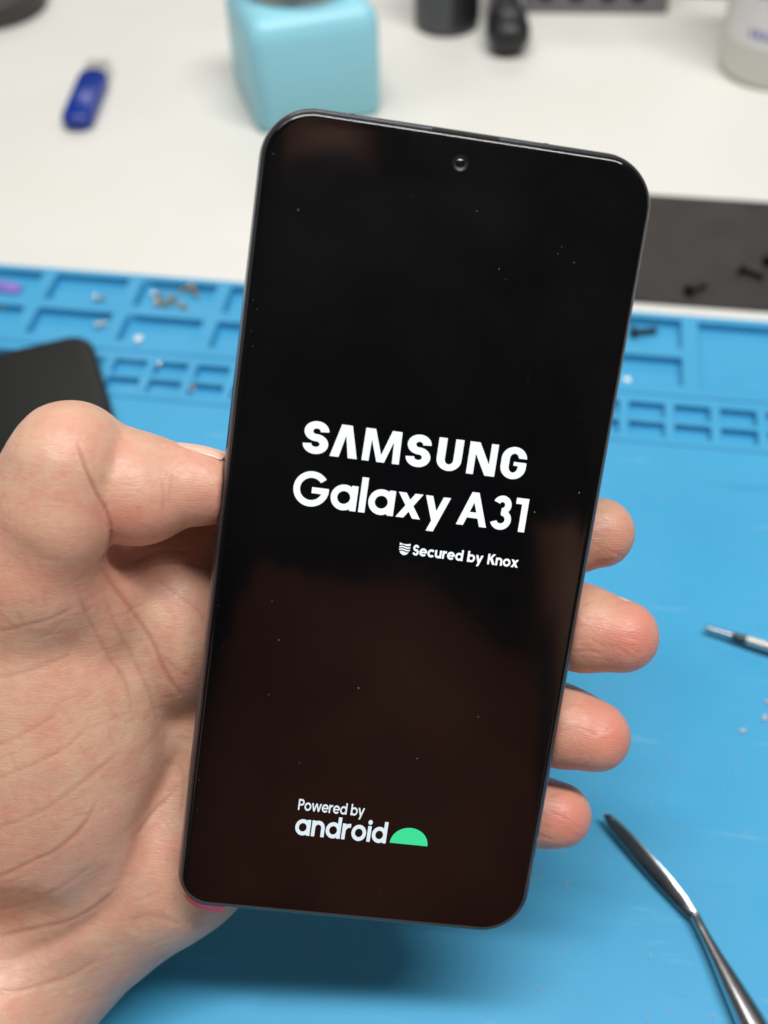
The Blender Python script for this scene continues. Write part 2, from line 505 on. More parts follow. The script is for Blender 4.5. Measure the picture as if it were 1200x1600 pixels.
def pump_bottle():
    ang = math.radians(26)
    fl = T(416, 207, TZ); u = Vector((math.cos(ang), math.sin(ang), 0)); v = Vector((-u.y, u.x, 0))
    s = 0.0625
    cen = fl + u*(s/2 - 0.004) + v*(s/2 - 0.004)
    root = empty('solvent_bottle', (cen.x, cen.y, TZ), ang)
    H = 0.0545
    b = bmesh.new()
    rr_stack(b, [(0.006, 0.0), (0.0018, 0.0008), (0.0, 0.004), (0.0, H - 0.012), (0.0012, H - 0.006), (0.004, H - 0.002), (0.010, H)], s, s, 0.0085, 8)
    link_mesh('body', b, M['bottle_blue'], root, 60)
    b = bmesh.new()
    lathe(b, [(H - 0.001, 0.0215), (H + 0.001, 0.0215), (H + 0.006, 0.0205), (H + 0.007, 0.0195)], (0, 0, 0), (0, 0, 1), 40)
    link_mesh('collar', b, M['nickel'], root, 40)
    b = bmesh.new()
    lathe(b, [(H + 0.0075, 0.024), (H + 0.009, 0.0255), (H + 0.011, 0.0255), (H + 0.010, 0.022), (H + 0.0095, 0.004), (H + 0.016, 0.0038), (H + 0.017, 0.002)], (0, 0, 0), (0, 0, 1), 40)
    link_mesh('pump_dish', b, M['nickel'], root, 40)
    tag(root, 'square turquoise solvent pump bottle with metal lid behind the phone', 'bottle')
pump_bottle()

def jar():
    p = T(692, 60, TZ)
    root = empty('dark_jar', (p.x, p.y + 0.017, TZ))
    b = bmesh.new(); lathe(b, [(0, 0.0155), (0.001, 0.0172), (0.008, 0.0175), (0.040, 0.0175), (0.042, 0.016)], (0, 0, 0), (0, 0, 1), 40)
    link_mesh('body', b, M['grey_plastic'], root, 40)
    b = bmesh.new(); lathe(b, [(0.042, 0.0165), (0.0425, 0.0182), (0.056, 0.0182), (0.057, 0.017)], (0, 0, 0), (0, 0, 1), 40)
    link_mesh('lid', b, M['black_plastic'], root, 40)
    b = bmesh.new()
    n = 10; r = 0.0177
    lo, hi = [], []
    for i in range(n + 1):
        a = math.radians(-75 + 75 * i / n)
        lo.append((r*math.cos(a), r*math.sin(a), 0.004)); hi.append((r*math.cos(a), r*math.sin(a), 0.038))
    A = [b.verts.new(q) for q in lo]; B = [b.verts.new(q) for q in hi]
    for i in range(n): b.faces.new((A[i], A[i+1], B[i+1], B[i]))
    link_mesh('wrap_label', b, M['black_plastic'], root, 60)
    tag(root, 'dark grey round jar at the back of the bench', 'jar')
jar()

def plug():
    p = T(795, 96, TZ)
    root = empty('black_knob_tool', (p.x, p.y, TZ), math.radians(98))
    root.name = 'black_handle_tool'
    b = bmesh.new()
    lathe(b, [(0.0, 0.004, 0.003), (0.002, 0.008, 0.0065), (0.006, 0.0105, 0.0085), (0.014, 0.0115, 0.0095), (0.028, 0.0105, 0.009), (0.036, 0.0085, 0.008), (0.075, 0.008, 0.0075), (0.078, 0.005, 0.005)], (0, 0, 0.0098), (1, 0, 0), 28)
    link_mesh('grip', b, M['black_plastic'], root, 50)
    b = bmesh.new(); lathe(b, [(0.0185, 0.0042), (0.0192, 0.004)], (0.0135, 0, 0), (0, 0, 1), 20)
    link_mesh('button', b, M['grey_plastic'], root, 40)
    b = bmesh.new(); lathe(b, [(0.078, 0.003), (0.16, 0.003)], (0, 0, 0.0098), (1, 0, 0), 12)
    link_mesh('cable', b, M['black_plastic'], root, 60)
    tag(root, 'black rounded tool handle lying between the jar and the rack', 'tool')
plug()

def rack():
    a = T(818, 21, TZ); c = T(1042, 23, TZ)
    root = empty('tool_rack', (a.x, a.y, TZ), math.atan2(c.y - a.y, c.x - a.x))
    L = (c - a).length; H, D = 0.032, 0.050
    rot = root.rotation_euler.z
    holes = []
    for px in (851, 898, 947, 993):
        q = T(px, 22, TZ) - root.location
        holes.append((q.x*math.cos(-rot) - q.y*math.sin(-rot), 0.0095))
    b = bmesh.new()
    xs = [0.0]
    r = 0.0042
    # front face with round openings: one square panel round each hole, plain strips between
    def panel(x0, x1, z0, z1):
        b.faces.new([b.verts.new(p) for p in ((x0, 0, z0), (x1, 0, z0), (x1, 0, z1), (x0, 0, z1))])
    z0, z1 = 0.004, 0.015
    panel(0, L, 0.0, z0); panel(0, L, z1, H)
    cur = 0.0
    for hx, hz in holes:
        panel(cur, hx - 0.0055, z0, z1); cur = hx + 0.0055
        seg = 24
        sq, ci, ck = [], [], []
        for i in range(seg):
            an = 2*math.pi*i/seg
            cx, cz = math.cos(an), math.sin(an); k = 0.0055/max(abs(cx), abs(cz))
            sq.append(b.verts.new((hx + cx*k, 0, hz + cz*k))); ci.append(b.verts.new((hx + cx*r, 0, hz + cz*r))); ck.append(b.verts.new((hx + cx*r, 0.012, hz + cz*r)))
        for i in range(seg):
            j = (i+1) % seg
            b.faces.new((sq[i], sq[j], ci[j], ci[i])); b.faces.new((ci[i], ci[j], ck[j], ck[i]))
        b.faces.new(ck)
    panel(cur, L, z0, z1)
    for f in (((0,0,H),(L,0,H),(L,D,H),(0,D,H)), ((0,D,0),(0,D,H),(L,D,H),(L,D,0)), ((0,0,0),(0,0,H),(0,D,H),(0,D,0)), ((L,0,0),(L,D,0),(L,D,H),(L,0,H)), ((0,0,0),(0,D,0),(L,D,0),(L,0,0))):
        b.faces.new([b.verts.new(p) for p in f])
    bmesh.ops.remove_doubles(b, verts=b.verts[:], dist=1e-6)
    bmesh.ops.recalc_face_normals(b, faces=b.faces[:])
    link_mesh('block', b, M['grey_metal'], root, 30)
    b = bmesh.new(); box(b, 0.004, L - 0.004, 0.004, D - 0.004, H + 0.0002, H + 0.004)
    link_mesh('top_pad', b, M['grey_plastic'], root)
    tag(root, 'grey rack with a row of round holes at the back of the bench', 'rack')
rack()

def dark_case():
    p = T(1040, -2, TZ)
    root = empty('dark_case', (p.x, p.y + 0.002, TZ))
    b = bmesh.new()
    rr_stack(b, [(0.001, 0), (0, 0.001), (0, 0.024), (0.001, 0.025)], 0.07, 0.03, 0.003, 4)
    for v in b.verts: v.co.x += 0.040; v.co.y += 0.017
    link_mesh('lower_shell', b, M['black_plastic'], root, 40)
    b = bmesh.new()
    rr_stack(b, [(0.001, 0.0255), (0, 0.0265), (0, 0.033), (0.002, 0.035)], 0.07, 0.03, 0.003, 4)
    for v in b.verts: v.co.x += 0.040; v.co.y += 0.017
    link_mesh('cover', b, M['tape'], root, 40)
    tag(root, 'low black case behind the milky bottle at the bench edge', 'case')
dark_case()

def milky_bottle():
    p = T(1172, 138, TZ)
    r = 0.0275
    root = empty('milky_bottle', (p.x + 0.012, p.y + r - 0.004, TZ))
    b = bmesh.new()
    lathe(b, [(0, r*0.86), (0.0015, r*0.96), (0.005, r), (0.075, r), (0.084, r*0.93), (0.090, r*0.72), (0.094, r*0.45), (0.100, r*0.42)], (0, 0, 0), (0, 0, 1), 48)
    link_mesh('body', b, M['clear_plastic'], root, 50)
    b = bmesh.new(); lathe(b, [(0.100, r*0.52), (0.118, r*0.48), (0.120, r*0.4)], (0, 0, 0), (0, 0, 1), 32)
    link_mesh('cap', b, M['label_white'], root, 40)
    rl = r + 0.0003
    def wrap(bb, a0, a1, z0, z1, rad, n=16):
        A, B = [], []
        for i in range(n + 1):
            a = math.radians(a0 + (a1 - a0)*i/n)
            A.append(bb.verts.new((rad*math.cos(a), rad*math.sin(a), z0))); B.append(bb.verts.new((rad*math.cos(a), rad*math.sin(a), z1)))
        for i in range(n): bb.faces.new((A[i], A[i+1], B[i+1], B[i]))
    b = bmesh.new(); wrap(b, -160, -20, 0.020, 0.066, rl)
    lab = link_mesh('paper_label', b, M['label_white'], root, 60)
    b = bmesh.new()
    rnd = random.Random(3)
    for row, (z, hh) in enumerate(((0.056, 0.006), (0.045, 0.0055), (0.034, 0.0045), (0.0255, 0.0040))):
        a = -128
        while a < -40:
            w = rnd.uniform(3.0, 7.0)
            if rnd.random() < 0.8:
                wrap(b, a, a + w*0.55, z, z + hh, rl + 0.0003, 3)
                wrap(b, a + w*0.62, a + w, z + hh*0.2, z + hh*0.45, rl + 0.0003, 2)
            a += w + 2.2
    link_mesh('print_blocks', b, M['violet_ink'], lab)
    tag(root, 'milky plastic bottle with violet printed label at the top right', 'bottle')
milky_bottle()

def reel():
    p = T(8, 38, TZ)
    root = empty('tape_roll', (p.x - 0.016, p.y + 0.020, TZ))
    b = bmesh.new()
    seg = 48
    rings = [[(rr*math.cos(2*math.pi*i/seg), rr*math.sin(2*math.pi*i/seg), z) for i in range(seg)] for rr, z in ((0.020, 0.0005), (0.0315, 0.0005), (0.032, 0.001), (0.032, 0.0125), (0.0315, 0.013), (0.020, 0.013))]
    loft(b, rings + [rings[0]], False, False)
    bmesh.ops.remove_doubles(b, verts=b.verts[:], dist=1e-7); bmesh.ops.recalc_face_normals(b, faces=b.faces[:])
    link_mesh('tape', b, M['tape'], root, 40)
    b = bmesh.new()
    rings = [[(rr*math.cos(2*math.pi*i/seg), rr*math.sin(2*math.pi*i/seg), z) for i in range(seg)] for rr, z in ((0.0180, 0.0), (0.0199, 0.0), (0.0199, 0.0136), (0.0180, 0.0136))]
    loft(b, rings + [rings[0]], False, False)
    bmesh.ops.remove_doubles(b, verts=b.verts[:], dist=1e-7); bmesh.ops.recalc_face_normals(b, faces=b.faces[:])
    link_mesh('core', b, M['card'], root, 40)
    tag(root, 'dark roll of tape at the top left of the bench', 'tape roll')
reel()

# ------------------------------------------------------------------ the phone in the hand
PR = np.array([[0.98864939, 0.13774176, 0.05999656], [0.12275082, -0.97080823, 0.20606701], [0.08662919, -0.1963634, -0.97669688]])
PT = np.array([0.00407462, 0.00842957, 0.23282739])
A_ = RW @ PR; o_ = RW @ PT
PM = Matrix.Identity(4)
for i in range(3):
    for j in range(3): PM[i][j] = A_[i, j]
    PM[i][3] = o_[i] + (CAM_H if i == 2 else 0)
W, H, TH, CR = 0.0735, 0.1604, 0.0086, 0.0096
BL, DY = 0.0066, 0.0003

phone = empty('smartphone'); phone.matrix_world = PM
tag(phone, 'black smartphone held upright with white start-up lettering on its lit screen', 'smartphone')

bm = bmesh.new()      # frame: rounded side wall, with a lip in which the glass sits
rr_stack(bm, [(0.0030, -TH), (0.0012, -TH + 0.0004), (0.0004, -TH + 0.0013), (-0.0003, -TH + 0.0028), (-0.0005, -TH/2), (-0.0004, -0.0030), (-0.0001, -0.0018), (0.00015, -0.0011), (0.00045, -0.0008), (0.0007, -0.0008)], W, H, CR, 16, True, True, BL, DY)
link_mesh('frame', bm, M['frame'], phone, 35)
bm = bmesh.new()      # glass with rounded edge
prof = [(0.00072, -0.00095), (0.00065, -0.0006)]
for i in range(0, 9):
    a = math.radians(90 * i / 8)
    prof.append((0.00065 + 0.0011 * (1 - math.cos(a)), -0.0006 + 0.00055 * math.sin(a)))
rr_stack(bm, prof, W, H, CR, 16, True, True, BL, DY)
screen = link_mesh('screen', bm, M['glass'], phone, 35)
zs = -0.00005 + 0.00003

bm = bmesh.new()      # earpiece slit between glass and frame, top edge
rr_stack(bm, [(0, 0), (0, 0.0002)], 0.0128, 0.00075, 0.0003, 4)
o = link_mesh('earpiece', bm, M['slot'], phone); o.location = (0, H/2 + DY - 0.00058, -0.00080)
bm = bmesh.new()      # antenna bands in the frame
for sx in (-1, 1):
    pass
bm.free()
for sx in (-0.021, 0.0155):
    bm = bmesh.new(); box(bm, sx - 0.0004, sx + 0.0004, H/2 + DY, H/2 + DY + 0.00053, -TH + 0.0032, -0.0034)
    link_mesh('antenna_band', bm, M['frame_dark'], phone)
bm = bmesh.new(); lathe(bm, [(0, 0.0017), (0.00003, 0.0017)], (0, 0, 0), (0, 0, 1), 32)
camo = link_mesh('front_camera', bm, M['lens'], phone, 40); camo.location = (-0.00033, 0.0748, zs)
bm = bmesh.new()
seg = 32
rg = [[(r*math.cos(2*math.pi*i/seg), r*math.sin(2*math.pi*i/seg), z) for i in range(seg)] for r, z in ((0.00085, 0.00005), (0.00135, 0.00022), (0.0014, 0.00005))]
loft(bm, rg, False, False); bmesh.ops.recalc_face_normals(bm, faces=bm.faces[:])
link_mesh('lens_ring', bm, M['lens_ring'], camo, 60)
bm = bmesh.new()      # lens dome
rg = [[(r*math.cos(2*math.pi*i/seg), r*math.sin(2*math.pi*i/seg), z) for i in range(seg)] for r, z in ((0.00084, 0.00005), (0.0007, 0.00016), (0.0004, 0.00022), (0.0001, 0.00024))]
loft(bm, rg, False, True); bmesh.ops.recalc_face_normals(bm, faces=bm.faces[:])
link_mesh('lens', bm, M['lens'], camo, 60)
# rear cover and side keys
bm = bmesh.new(); rr_stack(bm, [(0.0034, 0), (0.003, 0.0003)], W, H, CR, 12, True, True, BL, DY)
o = link_mesh('rear_cover', bm, M['back'], phone, 40); o.location = (0, 0, -TH - 0.00032)
for y0, ln in ((0.030, 0.020), (0.006, 0.010)):
    bm = bmesh.new(); rr_stack(bm, [(0.0002, 0), (0, 0.0002), (0, 0.0005), (0.0003, 0.0007)], 0.0022, ln, 0.001, 5)
    o = link_mesh('side_key', bm, M['frame'], phone, 40)
    o.rotation_euler = (0, math.radians(90), 0); o.location = (W/2 - 0.0006, y0, -TH/2 - 0.0008)
# red film peeping out at the lower left corner
bm = bmesh.new()
top_, bot_ = [], []
for i in range(13):
    k = i/12
    a = math.radians(226 + 44*min(1, k*1.35)); ext = max(0, k - 0.74)/0.26*0.0034
    dx, dy = math.cos(a), math.sin(a)
    x, y = -W/2 + BL + dx*BL + ext, -H/2 + DY + BL + dy*BL
    out = 0.0007 + 0.0020*k**0.8
    top_.append((x, y, -0.0012)); bot_.append((x + dx*out, y + dy*out, -0.0020 - 0.0012*k))
A = [bm.verts.new(p) for p in top_]; B = [bm.verts.new(p) for p in bot_]
for i in range(12): bm.faces.new((A[i], A[i+1], B[i+1], B[i]))
r_ = bmesh.ops.extrude_face_region(bm, geom=bm.faces[:])
for v in [g for g in r_['geom'] if isinstance(g, bmesh.types.BMVert)]: v.co.z -= 0.00015
bmesh.ops.recalc_face_normals(bm, faces=bm.faces[:])
o = link_mesh('red_film', bm, M['red_film'], phone, 60); o['label'] = 'sliver of red adhesive film at the lower left corner'

# dust and hairline scratches on the glass
bm = bmesh.new()
rnd = random.Random(21)
spots = [(745, 330), (897, 410), (872, 397), (780, 420), (466, 328), (468, 1192), (747, 1120), (652, 1185), (425, 940), (436, 1000), (560, 1075), (905, 770), (835, 800), (420, 1085)]
for i in range(46):
    if i < len(spots):
        v = np.array([(spots[i][0]-600)/F_PX, (spots[i][1]-800)/F_PX, 1.0])
        nz = PR[:, 2]; s = (nz @ PT) / (nz @ v); q = PR.T @ (v*s - PT)
        x, y = q[0], q[1]; r = rnd.uniform(0.00006, 0.00011)
    else:
        x, y, r = rnd.uniform(-0.034, 0.034), rnd.uniform(-0.077, 0.077), rnd.uniform(0.00003, 0.00006)
        if i > 34: x = -0.0348 + rnd.uniform(-0.0004, 0.0006)
    for k in (0,):
        vs = [bm.verts.new((x + r*math.cos(a*1.2566)*rnd.uniform(.6, 1.4), y + r*math.sin(a*1.2566)*rnd.uniform(.6, 1.4), 0.00002)) for a in range(5)]
        t = bm.verts.new((x, y, 0.00002 + r*0.6))
        for a in range(5): bm.faces.new((vs[a], vs[(a+1) % 5], t))
o = link_mesh('dust', bm, M['dust'], screen); o['kind'] = 'stuff'

# ------------------------------------------------------------------ lettering (own letter shapes, drawn as filled outlines)
def s_seg(X, Y, a, b, w):
    ax, ay = a; bx, by = b
    L = math.hypot(bx-ax, by-ay); ux, uy = (bx-ax)/L, (by-ay)/L
    t = (X-ax)*ux + (Y-ay)*uy; n = -(X-ax)*uy + (Y-ay)*ux
    return np.maximum(np.abs(n) - w/2, np.maximum(-t, t - L))
def s_ell(X, Y, c, rx, ry):
    return (np.sqrt(((X-c[0])/rx)**2 + ((Y-c[1])/ry)**2) - 1) * min(rx, ry)
def s_ring(X, Y, c, rx, ry, w, wy=None):
    wy = w if wy is None else wy
    return np.maximum(s_ell(X, Y, c, rx, ry), -s_ell(X, Y, c, rx - w, ry - wy))
def s_half(X, Y, p, ang):            # negative on the side the angle points away from
    a = math.radians(ang)
    return (X-p[0])*math.cos(a) + (Y-p[1])*math.sin(a)
def s_poly(X, Y, pts):
    d = np.full(X.shape, 1e9); sgn = np.ones(X.shape)
    n = len(pts)
    for i in range(n):
        ax, ay = pts[i]; bx, by = pts[(i+1) % n]
        ex, ey = bx-ax, by-ay; wx, wy = X-ax, Y-ay
        t = np.clip((wx*ex + wy*ey)/(ex*ex + ey*ey), 0, 1)
        d = np.minimum(d, (wx-ex*t)**2 + (wy-ey*t)**2)
        c1 = (Y >= ay) & (Y < by) & (ex*wy > ey*wx); c2 = (Y < ay) & (Y >= by) & (ex*wy < ey*wx)
        sgn = np.where(c1 | c2, -sgn, sgn)
    return np.sqrt(d) * sgn
mn, mx = np.minimum, np.maximum
def wedge(X, Y, c, a0, a1):
    """negative inside the sector a0..a1 (less than 180 degrees)"""
    a0, a1 = math.radians(a0), math.radians(a1)
    d0 = -(-(X-c[0])*math.sin(a0) + (Y-c[1])*math.cos(a0))
    d1 = (-(X-c[0])*math.sin(a1) + (Y-c[1])*math.cos(a1))
    return mx(d0, d1)

# heavy capitals: cap height 1, width w
def cap_glyph(ch, X, Y, w, t):
    if ch == 'S':
        ry = (1 + t*0.86)/4; rx = w/2; v = t*0.86
        ct, cb = (rx*0.99, 1 - ry), (rx, ry)
        top = mx(s_ring(X, Y, ct, rx*0.97, ry, t*1.02, v), -wedge(X, Y, (ct[0], ct[1]-0.02), -72, 4))
        bot = mx(s_ring(X, Y, cb, rx, ry, t*1.02, v), -wedge(X, Y, (cb[0], cb[1]+0.02), 108, 184))
        return mn(top, bot)
    if ch == 'A':
        return mn(s_poly(X, Y, [(0, 0), (t*1.08, 0), (w*0.56, 0.86), (w*0.56, 1), (w*0.31, 1)]), s_poly(X, Y, [(w - t*1.1, 0), (w, 0), (w*0.70, 1), (w*0.44, 1)]))
    if ch == 'M':
        a = s_poly(X, Y, [(0, 0), (t*0.85, 0), (t*0.95, 0.86), (t*0.95, 1), (0.02, 1)])
        b = s_poly(X, Y, [(w - t*0.85, 0), (w, 0), (w - 0.02, 1), (w - t*0.95, 1), (w - t*0.95, 0.86)])
        c = s_poly(X, Y, [(t*0.5, 1), (t*1.25, 1), (w*0.5, 0.22), (w - t*1.25, 1), (w - t*0.5, 1), (w*0.5 + t*0.46, 0), (w*0.5 - t*0.46, 0)])
        return mn(mn(a, b), c)
    if ch == 'U':
        r = s_ring(X, Y, (w/2, 0.36), w/2, 0.36, t, t*0.8)
        return mn(mx(r, Y - 0.36), mn(s_poly(X, Y, [(0, 0.355), (t, 0.355), (t, 1), (0, 1)]), s_poly(X, Y, [(w-t, 0.355), (w, 0.355), (w, 1), (w-t, 1)])))
    if ch == 'N':
        a = s_poly(X, Y, [(0, 0), (t*0.85, 0), (t*0.85, 1), (0, 1)]); b = s_poly(X, Y, [(w-t*0.85, 0), (w, 0), (w, 1), (w-t*0.85, 1)])
        c = s_poly(X, Y, [(0.02, 1), (t*1.2, 1), (w - 0.02, 0), (w - t*1.2, 0)])
        return mn(mn(a, b), c)
    if ch == 'G':
        r = 0.38
        up = mx(s_ring(X, Y, (w/2, 1-r), w/2, r, t, t*0.8), -(Y - (1-r)))
        lo = mx(s_ring(X, Y, (w/2, r), w/2, r, t, t*0.8), Y - r)
        st = s_poly(X, Y, [(0, r - 0.01), (t, r - 0.01), (t, 1-r+0.01), (0, 1-r+0.01)])
        cut = s_poly(X, Y, [(w - t - 0.05, 0.55), (w + 0.1, 0.55), (w + 0.1, 0.66), (w - t - 0.05, 0.66)])
        rr = s_poly(X, Y, [(w-t, r - 0.01), (w, r - 0.01), (w, 0.54), (w*0.5, 0.54), (w*0.5, 0.42), (w-t, 0.42)])
        return mn(mx(mn(up, st), -cut), mn(lo, rr))

# round sans: cap height 1, x-height xh, stroke t; returns shape and set width
def sans(ch, X, Y, t, xh=0.74):
    r = xh/2; rb = r * 1.0
    o = 0.008
    def bowl(cx): return s_ring(X, Y, (cx, r), rb + o, r + o, t)
    def stem(x, y0, y1): return s_poly(X, Y, [(x, y0), (x+t, y0), (x+t, y1), (x, y1)])
    if ch == 'G':
        R = 0.515; c = (R, 0.5)
        s = mx(s_ring(X, Y, c, R, R, t), -wedge(X, Y, c, -7, 38))
        bar = s_poly(X, Y, [(c[0] + 0.02, 0.5 - t*0.62), (2*R - 0.005, 0.5 - t*0.62), (2*R - 0.005, 0.5 + t*0.30), (c[0] + 0.02, 0.5 + t*0.30)])
        return mn(s, bar), 2*R
    if ch == 'a': return mn(bowl(rb), stem(2*rb - t + 0.02, 0, xh)), 2*rb + 0.02
    if ch == 'l': return stem(0, 0, 1.03), t
    if ch == 'd': return mn(bowl(rb), stem(2*rb - t + 0.02, 0, 1.03)), 2*rb + 0.02
    if ch == 'b': return mn(bowl(rb), stem(-0.02, 0, 1.03)), 2*rb
    if ch == 'o': return bowl(rb), 2*rb
    if ch == 'c': return mx(bowl(rb), -wedge(X, Y, (rb, r), -42, 42)), 2*rb*0.88
    if ch == 'e':
        s = mx(bowl(rb), -wedge(X, Y, (rb, r), -40, -2))
        return mn(s, s_poly(X, Y, [(t*0.5, r - t*0.38), (2*rb - t*0.1, r - t*0.38), (2*rb - t*0.1, r + t*0.38), (t*0.5, r + t*0.38)])), 2*rb
    if ch in 'nhu':
        w = xh*0.90
        ry = w/2
        if ch == 'n':
            arch = mx(s_ring(X, Y, (w/2, xh - ry), w/2, ry + o, t), -(Y - (xh - ry)))
            return mn(arch, mn(stem(0, 0, xh), stem(w-t, 0, xh-ry+0.01))), w
        arch = mx(s_ring(X, Y, (w/2, ry), w/2, ry + o, t), Y - ry)
        return mn(arch, mn(stem(0, ry - 0.01, xh), stem(w-t, 0, xh))), w
    if ch == 'r':
        w = xh*0.58; ry = xh*0.52
        arch = mx(mx(s_ring(X, Y, (ry, xh - ry), ry, ry + o, t), -(Y - (xh - ry))), X - w)
        return mn(arch, stem(0, 0, xh)), w
    if ch == 'i': return mn(stem(0, 0, xh), s_ell(X, Y, (t/2, xh + t*0.95), t*0.62, t*0.62)), t
    if ch == 'x':
        w = xh*0.98; k = t*1.22
        return mn(s_poly(X, Y, [(0, 0), (k, 0), (w, xh), (w-k, xh)]), s_poly(X, Y, [(w-k, 0), (w, 0), (k, xh), (0, xh)])), w
    if ch == 'y':
        w = xh*1.0; k = t*1.12; d = 0.30
        m_ = w*0.5
        return mn(s_poly(X, Y, [(m_ - k*0.55, 0.02), (m_ + k*0.45, 0.02), (k, xh), (0, xh)]), s_poly(X, Y, [(w-k, xh), (w, xh), (w*0.33 + k*0.5, -d), (w*0.33 - k*0.5, -d)])), w
    if ch == 'w':
        w = xh*1.5; k = t*1.05
        s = s_poly(X, Y, [(0, xh), (k, xh), (w*0.27 + k*.45, 0), (w*0.27 - k*.45, 0)])
        s = mn(s, s_poly(X, Y, [(w*0.27 - k*.45, 0), (w*0.27 + k*.45, 0), (w*0.5 + k*.45, xh), (w*0.5 - k*.45, xh)]))
        s = mn(s, s_poly(X, Y, [(w*0.73 - k*.45, 0), (w*0.73 + k*.45, 0), (w*0.5 + k*.45, xh), (w*0.5 - k*.45, xh)]))
        return mn(s, s_poly(X, Y, [(w, xh), (w-k, xh), (w*0.73 - k*.45, 0), (w*0.73 + k*.45, 0)])), w
    if ch == 'A':
        w = 0.90; k = t*1.1
        a = s_poly(X, Y, [(0, 0), (k, 0), (w/2 + k*.5, 1), (w/2 - k*.5, 1)]); b = s_poly(X, Y, [(w-k, 0), (w, 0), (w/2 + k*.5, 1), (w/2 - k*.5, 1)])
        return mn(mn(a, b), s_poly(X, Y, [(w*0.2, 0.24), (w*0.8, 0.24), (w*0.74, 0.24 + t*0.9), (w*0.26, 0.24 + t*0.9)])), w
    if ch == '3':
        w = 0.62; r1 = 0.27; r2 = 0.30
        up = mx(s_ring(X, Y, (w/2 - 0.01, 1 - r1), r1 + 0.0, r1 + o, t), -wedge(X, Y, (w/2 - 0.01, 1 - r1), 158, 268))
        lo = mx(s_ring(X, Y, (w/2, r2), r2 + 0.01, r2 + o, t), -wedge(X, Y, (w/2, r2), 92, 200))
        return mn(up, lo), w
    if ch == '1': return mn(stem(0.18, 0, 1), s_poly(X, Y, [(0.0, 1 - t*0.95), (0.2, 1 - t*0.95), (0.2, 1), (0.0, 1)])), 0.18 + t
    if ch == 'S':
        w = 0.60; ry = (1 + t)/4; rx = w/2
        top = mx(s_ring(X, Y, (rx, 1 - ry), rx*0.95, ry + o, t), -wedge(X, Y, (rx, 1 - ry), -88, 12))
        bot = mx(s_ring(X, Y, (rx, ry), rx, ry + o, t), -wedge(X, Y, (rx, ry), 92, 192))
        return mn(top, bot), w
    if ch == 'K':
        w = 0.74; k = t*1.3
        return mn(stem(0, 0, 1), mn(s_poly(X, Y, [(t*0.8, 0.32), (t*0.8, 0.32 + k), (w - k, 1), (w + 0.01, 1)]), s_poly(X, Y, [(w - k + 0.02, 0), (w + 0.05, 0), (0.38 + k*.2, 0.66), (0.24, 0.50)]))), w
    if ch == 'P':
        w = 0.66; r_ = 0.295
        s = mx(s_ring(X, Y, (w - r_, 1 - r_), r_, r_, t), -(X - (w - r_)))
        bars = mn(s_poly(X, Y, [(0, 1 - t), (w - r_ + .01, 1 - t), (w - r_ + .01, 1), (0, 1)]), s_poly(X, Y, [(0, 1 - 2*r_), (w - r_ + .01, 1 - 2*r_), (w - r_ + .01, 1 - 2*r_ + t), (0, 1 - 2*r_ + t)]))
        return mn(stem(0, 0, 1), mn(s, bars)), w
    return None, 0.3

def fill_shape(bm, fn, x0, x1, y0, y1, step, place):
    nx, ny = int(math.ceil((x1-x0)/step)) + 1, int(math.ceil((y1-y0)/step)) + 1
    xs = x0 + np.arange(nx)*step; ys = y0 + np.arange(ny)*step
    X, Y = np.meshgrid(xs, ys, indexing='ij')
    D = fn(X, Y); ins = D < 0
    cnt = ins[:-1, :-1].astype(int) + ins[1:, :-1] + ins[1:, 1:] + ins[:-1, 1:]
    for j in range(ny-1):
        i = 0
        while i < nx-1:
            c = cnt[i, j]
            if c == 4:
                k = i
                while k < nx-1 and cnt[k, j] == 4: k += 1
                bm.faces.new([bm.verts.new(place(*p)) for p in ((xs[i], ys[j]), (xs[k], ys[j]), (xs[k], ys[j+1]), (xs[i], ys[j+1]))])
                i = k; continue
            if c > 0:
                cs = [(i, j), (i+1, j), (i+1, j+1), (i, j+1)]; poly = []
                for a in range(4):
                    p, q = cs[a], cs[(a+1) % 4]; dp, dq = D[p], D[q]
                    if dp < 0: poly.append((xs[p[0]], ys[p[1]]))
                    if (dp < 0) != (dq < 0):
                        t = dp/(dp-dq); poly.append((xs[p[0]] + (xs[q[0]]-xs[p[0]])*t, ys[p[1]] + (ys[q[1]]-ys[p[1]])*t))
                if len(poly) >= 3: bm.faces.new([bm.verts.new(place(*p)) for p in poly])
            i += 1

ZT = 0.00004
def put_line(name, items, mt_, step):
    """items: (fn, x mm, y mm, scale mm, glyph box)"""
    bm = bmesh.new()
    for fn, x, y, s, bx in items:
        fill_shape(bm, fn, bx[0], bx[1], bx[2], bx[3], step/s, lambda u, v: ((x + u*s)/1000, (y + v*s)/1000, ZT))
    return link_mesh(name, bm, mt_, screen)

def sans_line(name, text, x_left, x_right, base, cap, t, gap, mt_, step, xh=0.74, spc=0.26):
    adv = []
    Z0 = np.zeros((2, 2))
    for ch in text:
        adv.append(spc if ch == ' ' else sans(ch, Z0, Z0, t, xh)[1])
    tot = sum(adv) + gap*(len(text)-1)
    k = (x_right - x_left) / (tot*cap)              # small set-width correction
    items = []; cur = 0.0
    for ch, a in zip(text, adv):
        if ch != ' ':
            def fn(X, Y, ch=ch, k=k): return sans(ch, X/k, Y, t, xh)[0]
            items.append((fn, x_left + cur*cap*k, base, cap, (-0.1, (a + 0.12)*k + 0.05, -0.36, 1.2)))
        cur += a + gap
    return put_line(name, items, mt_, step)

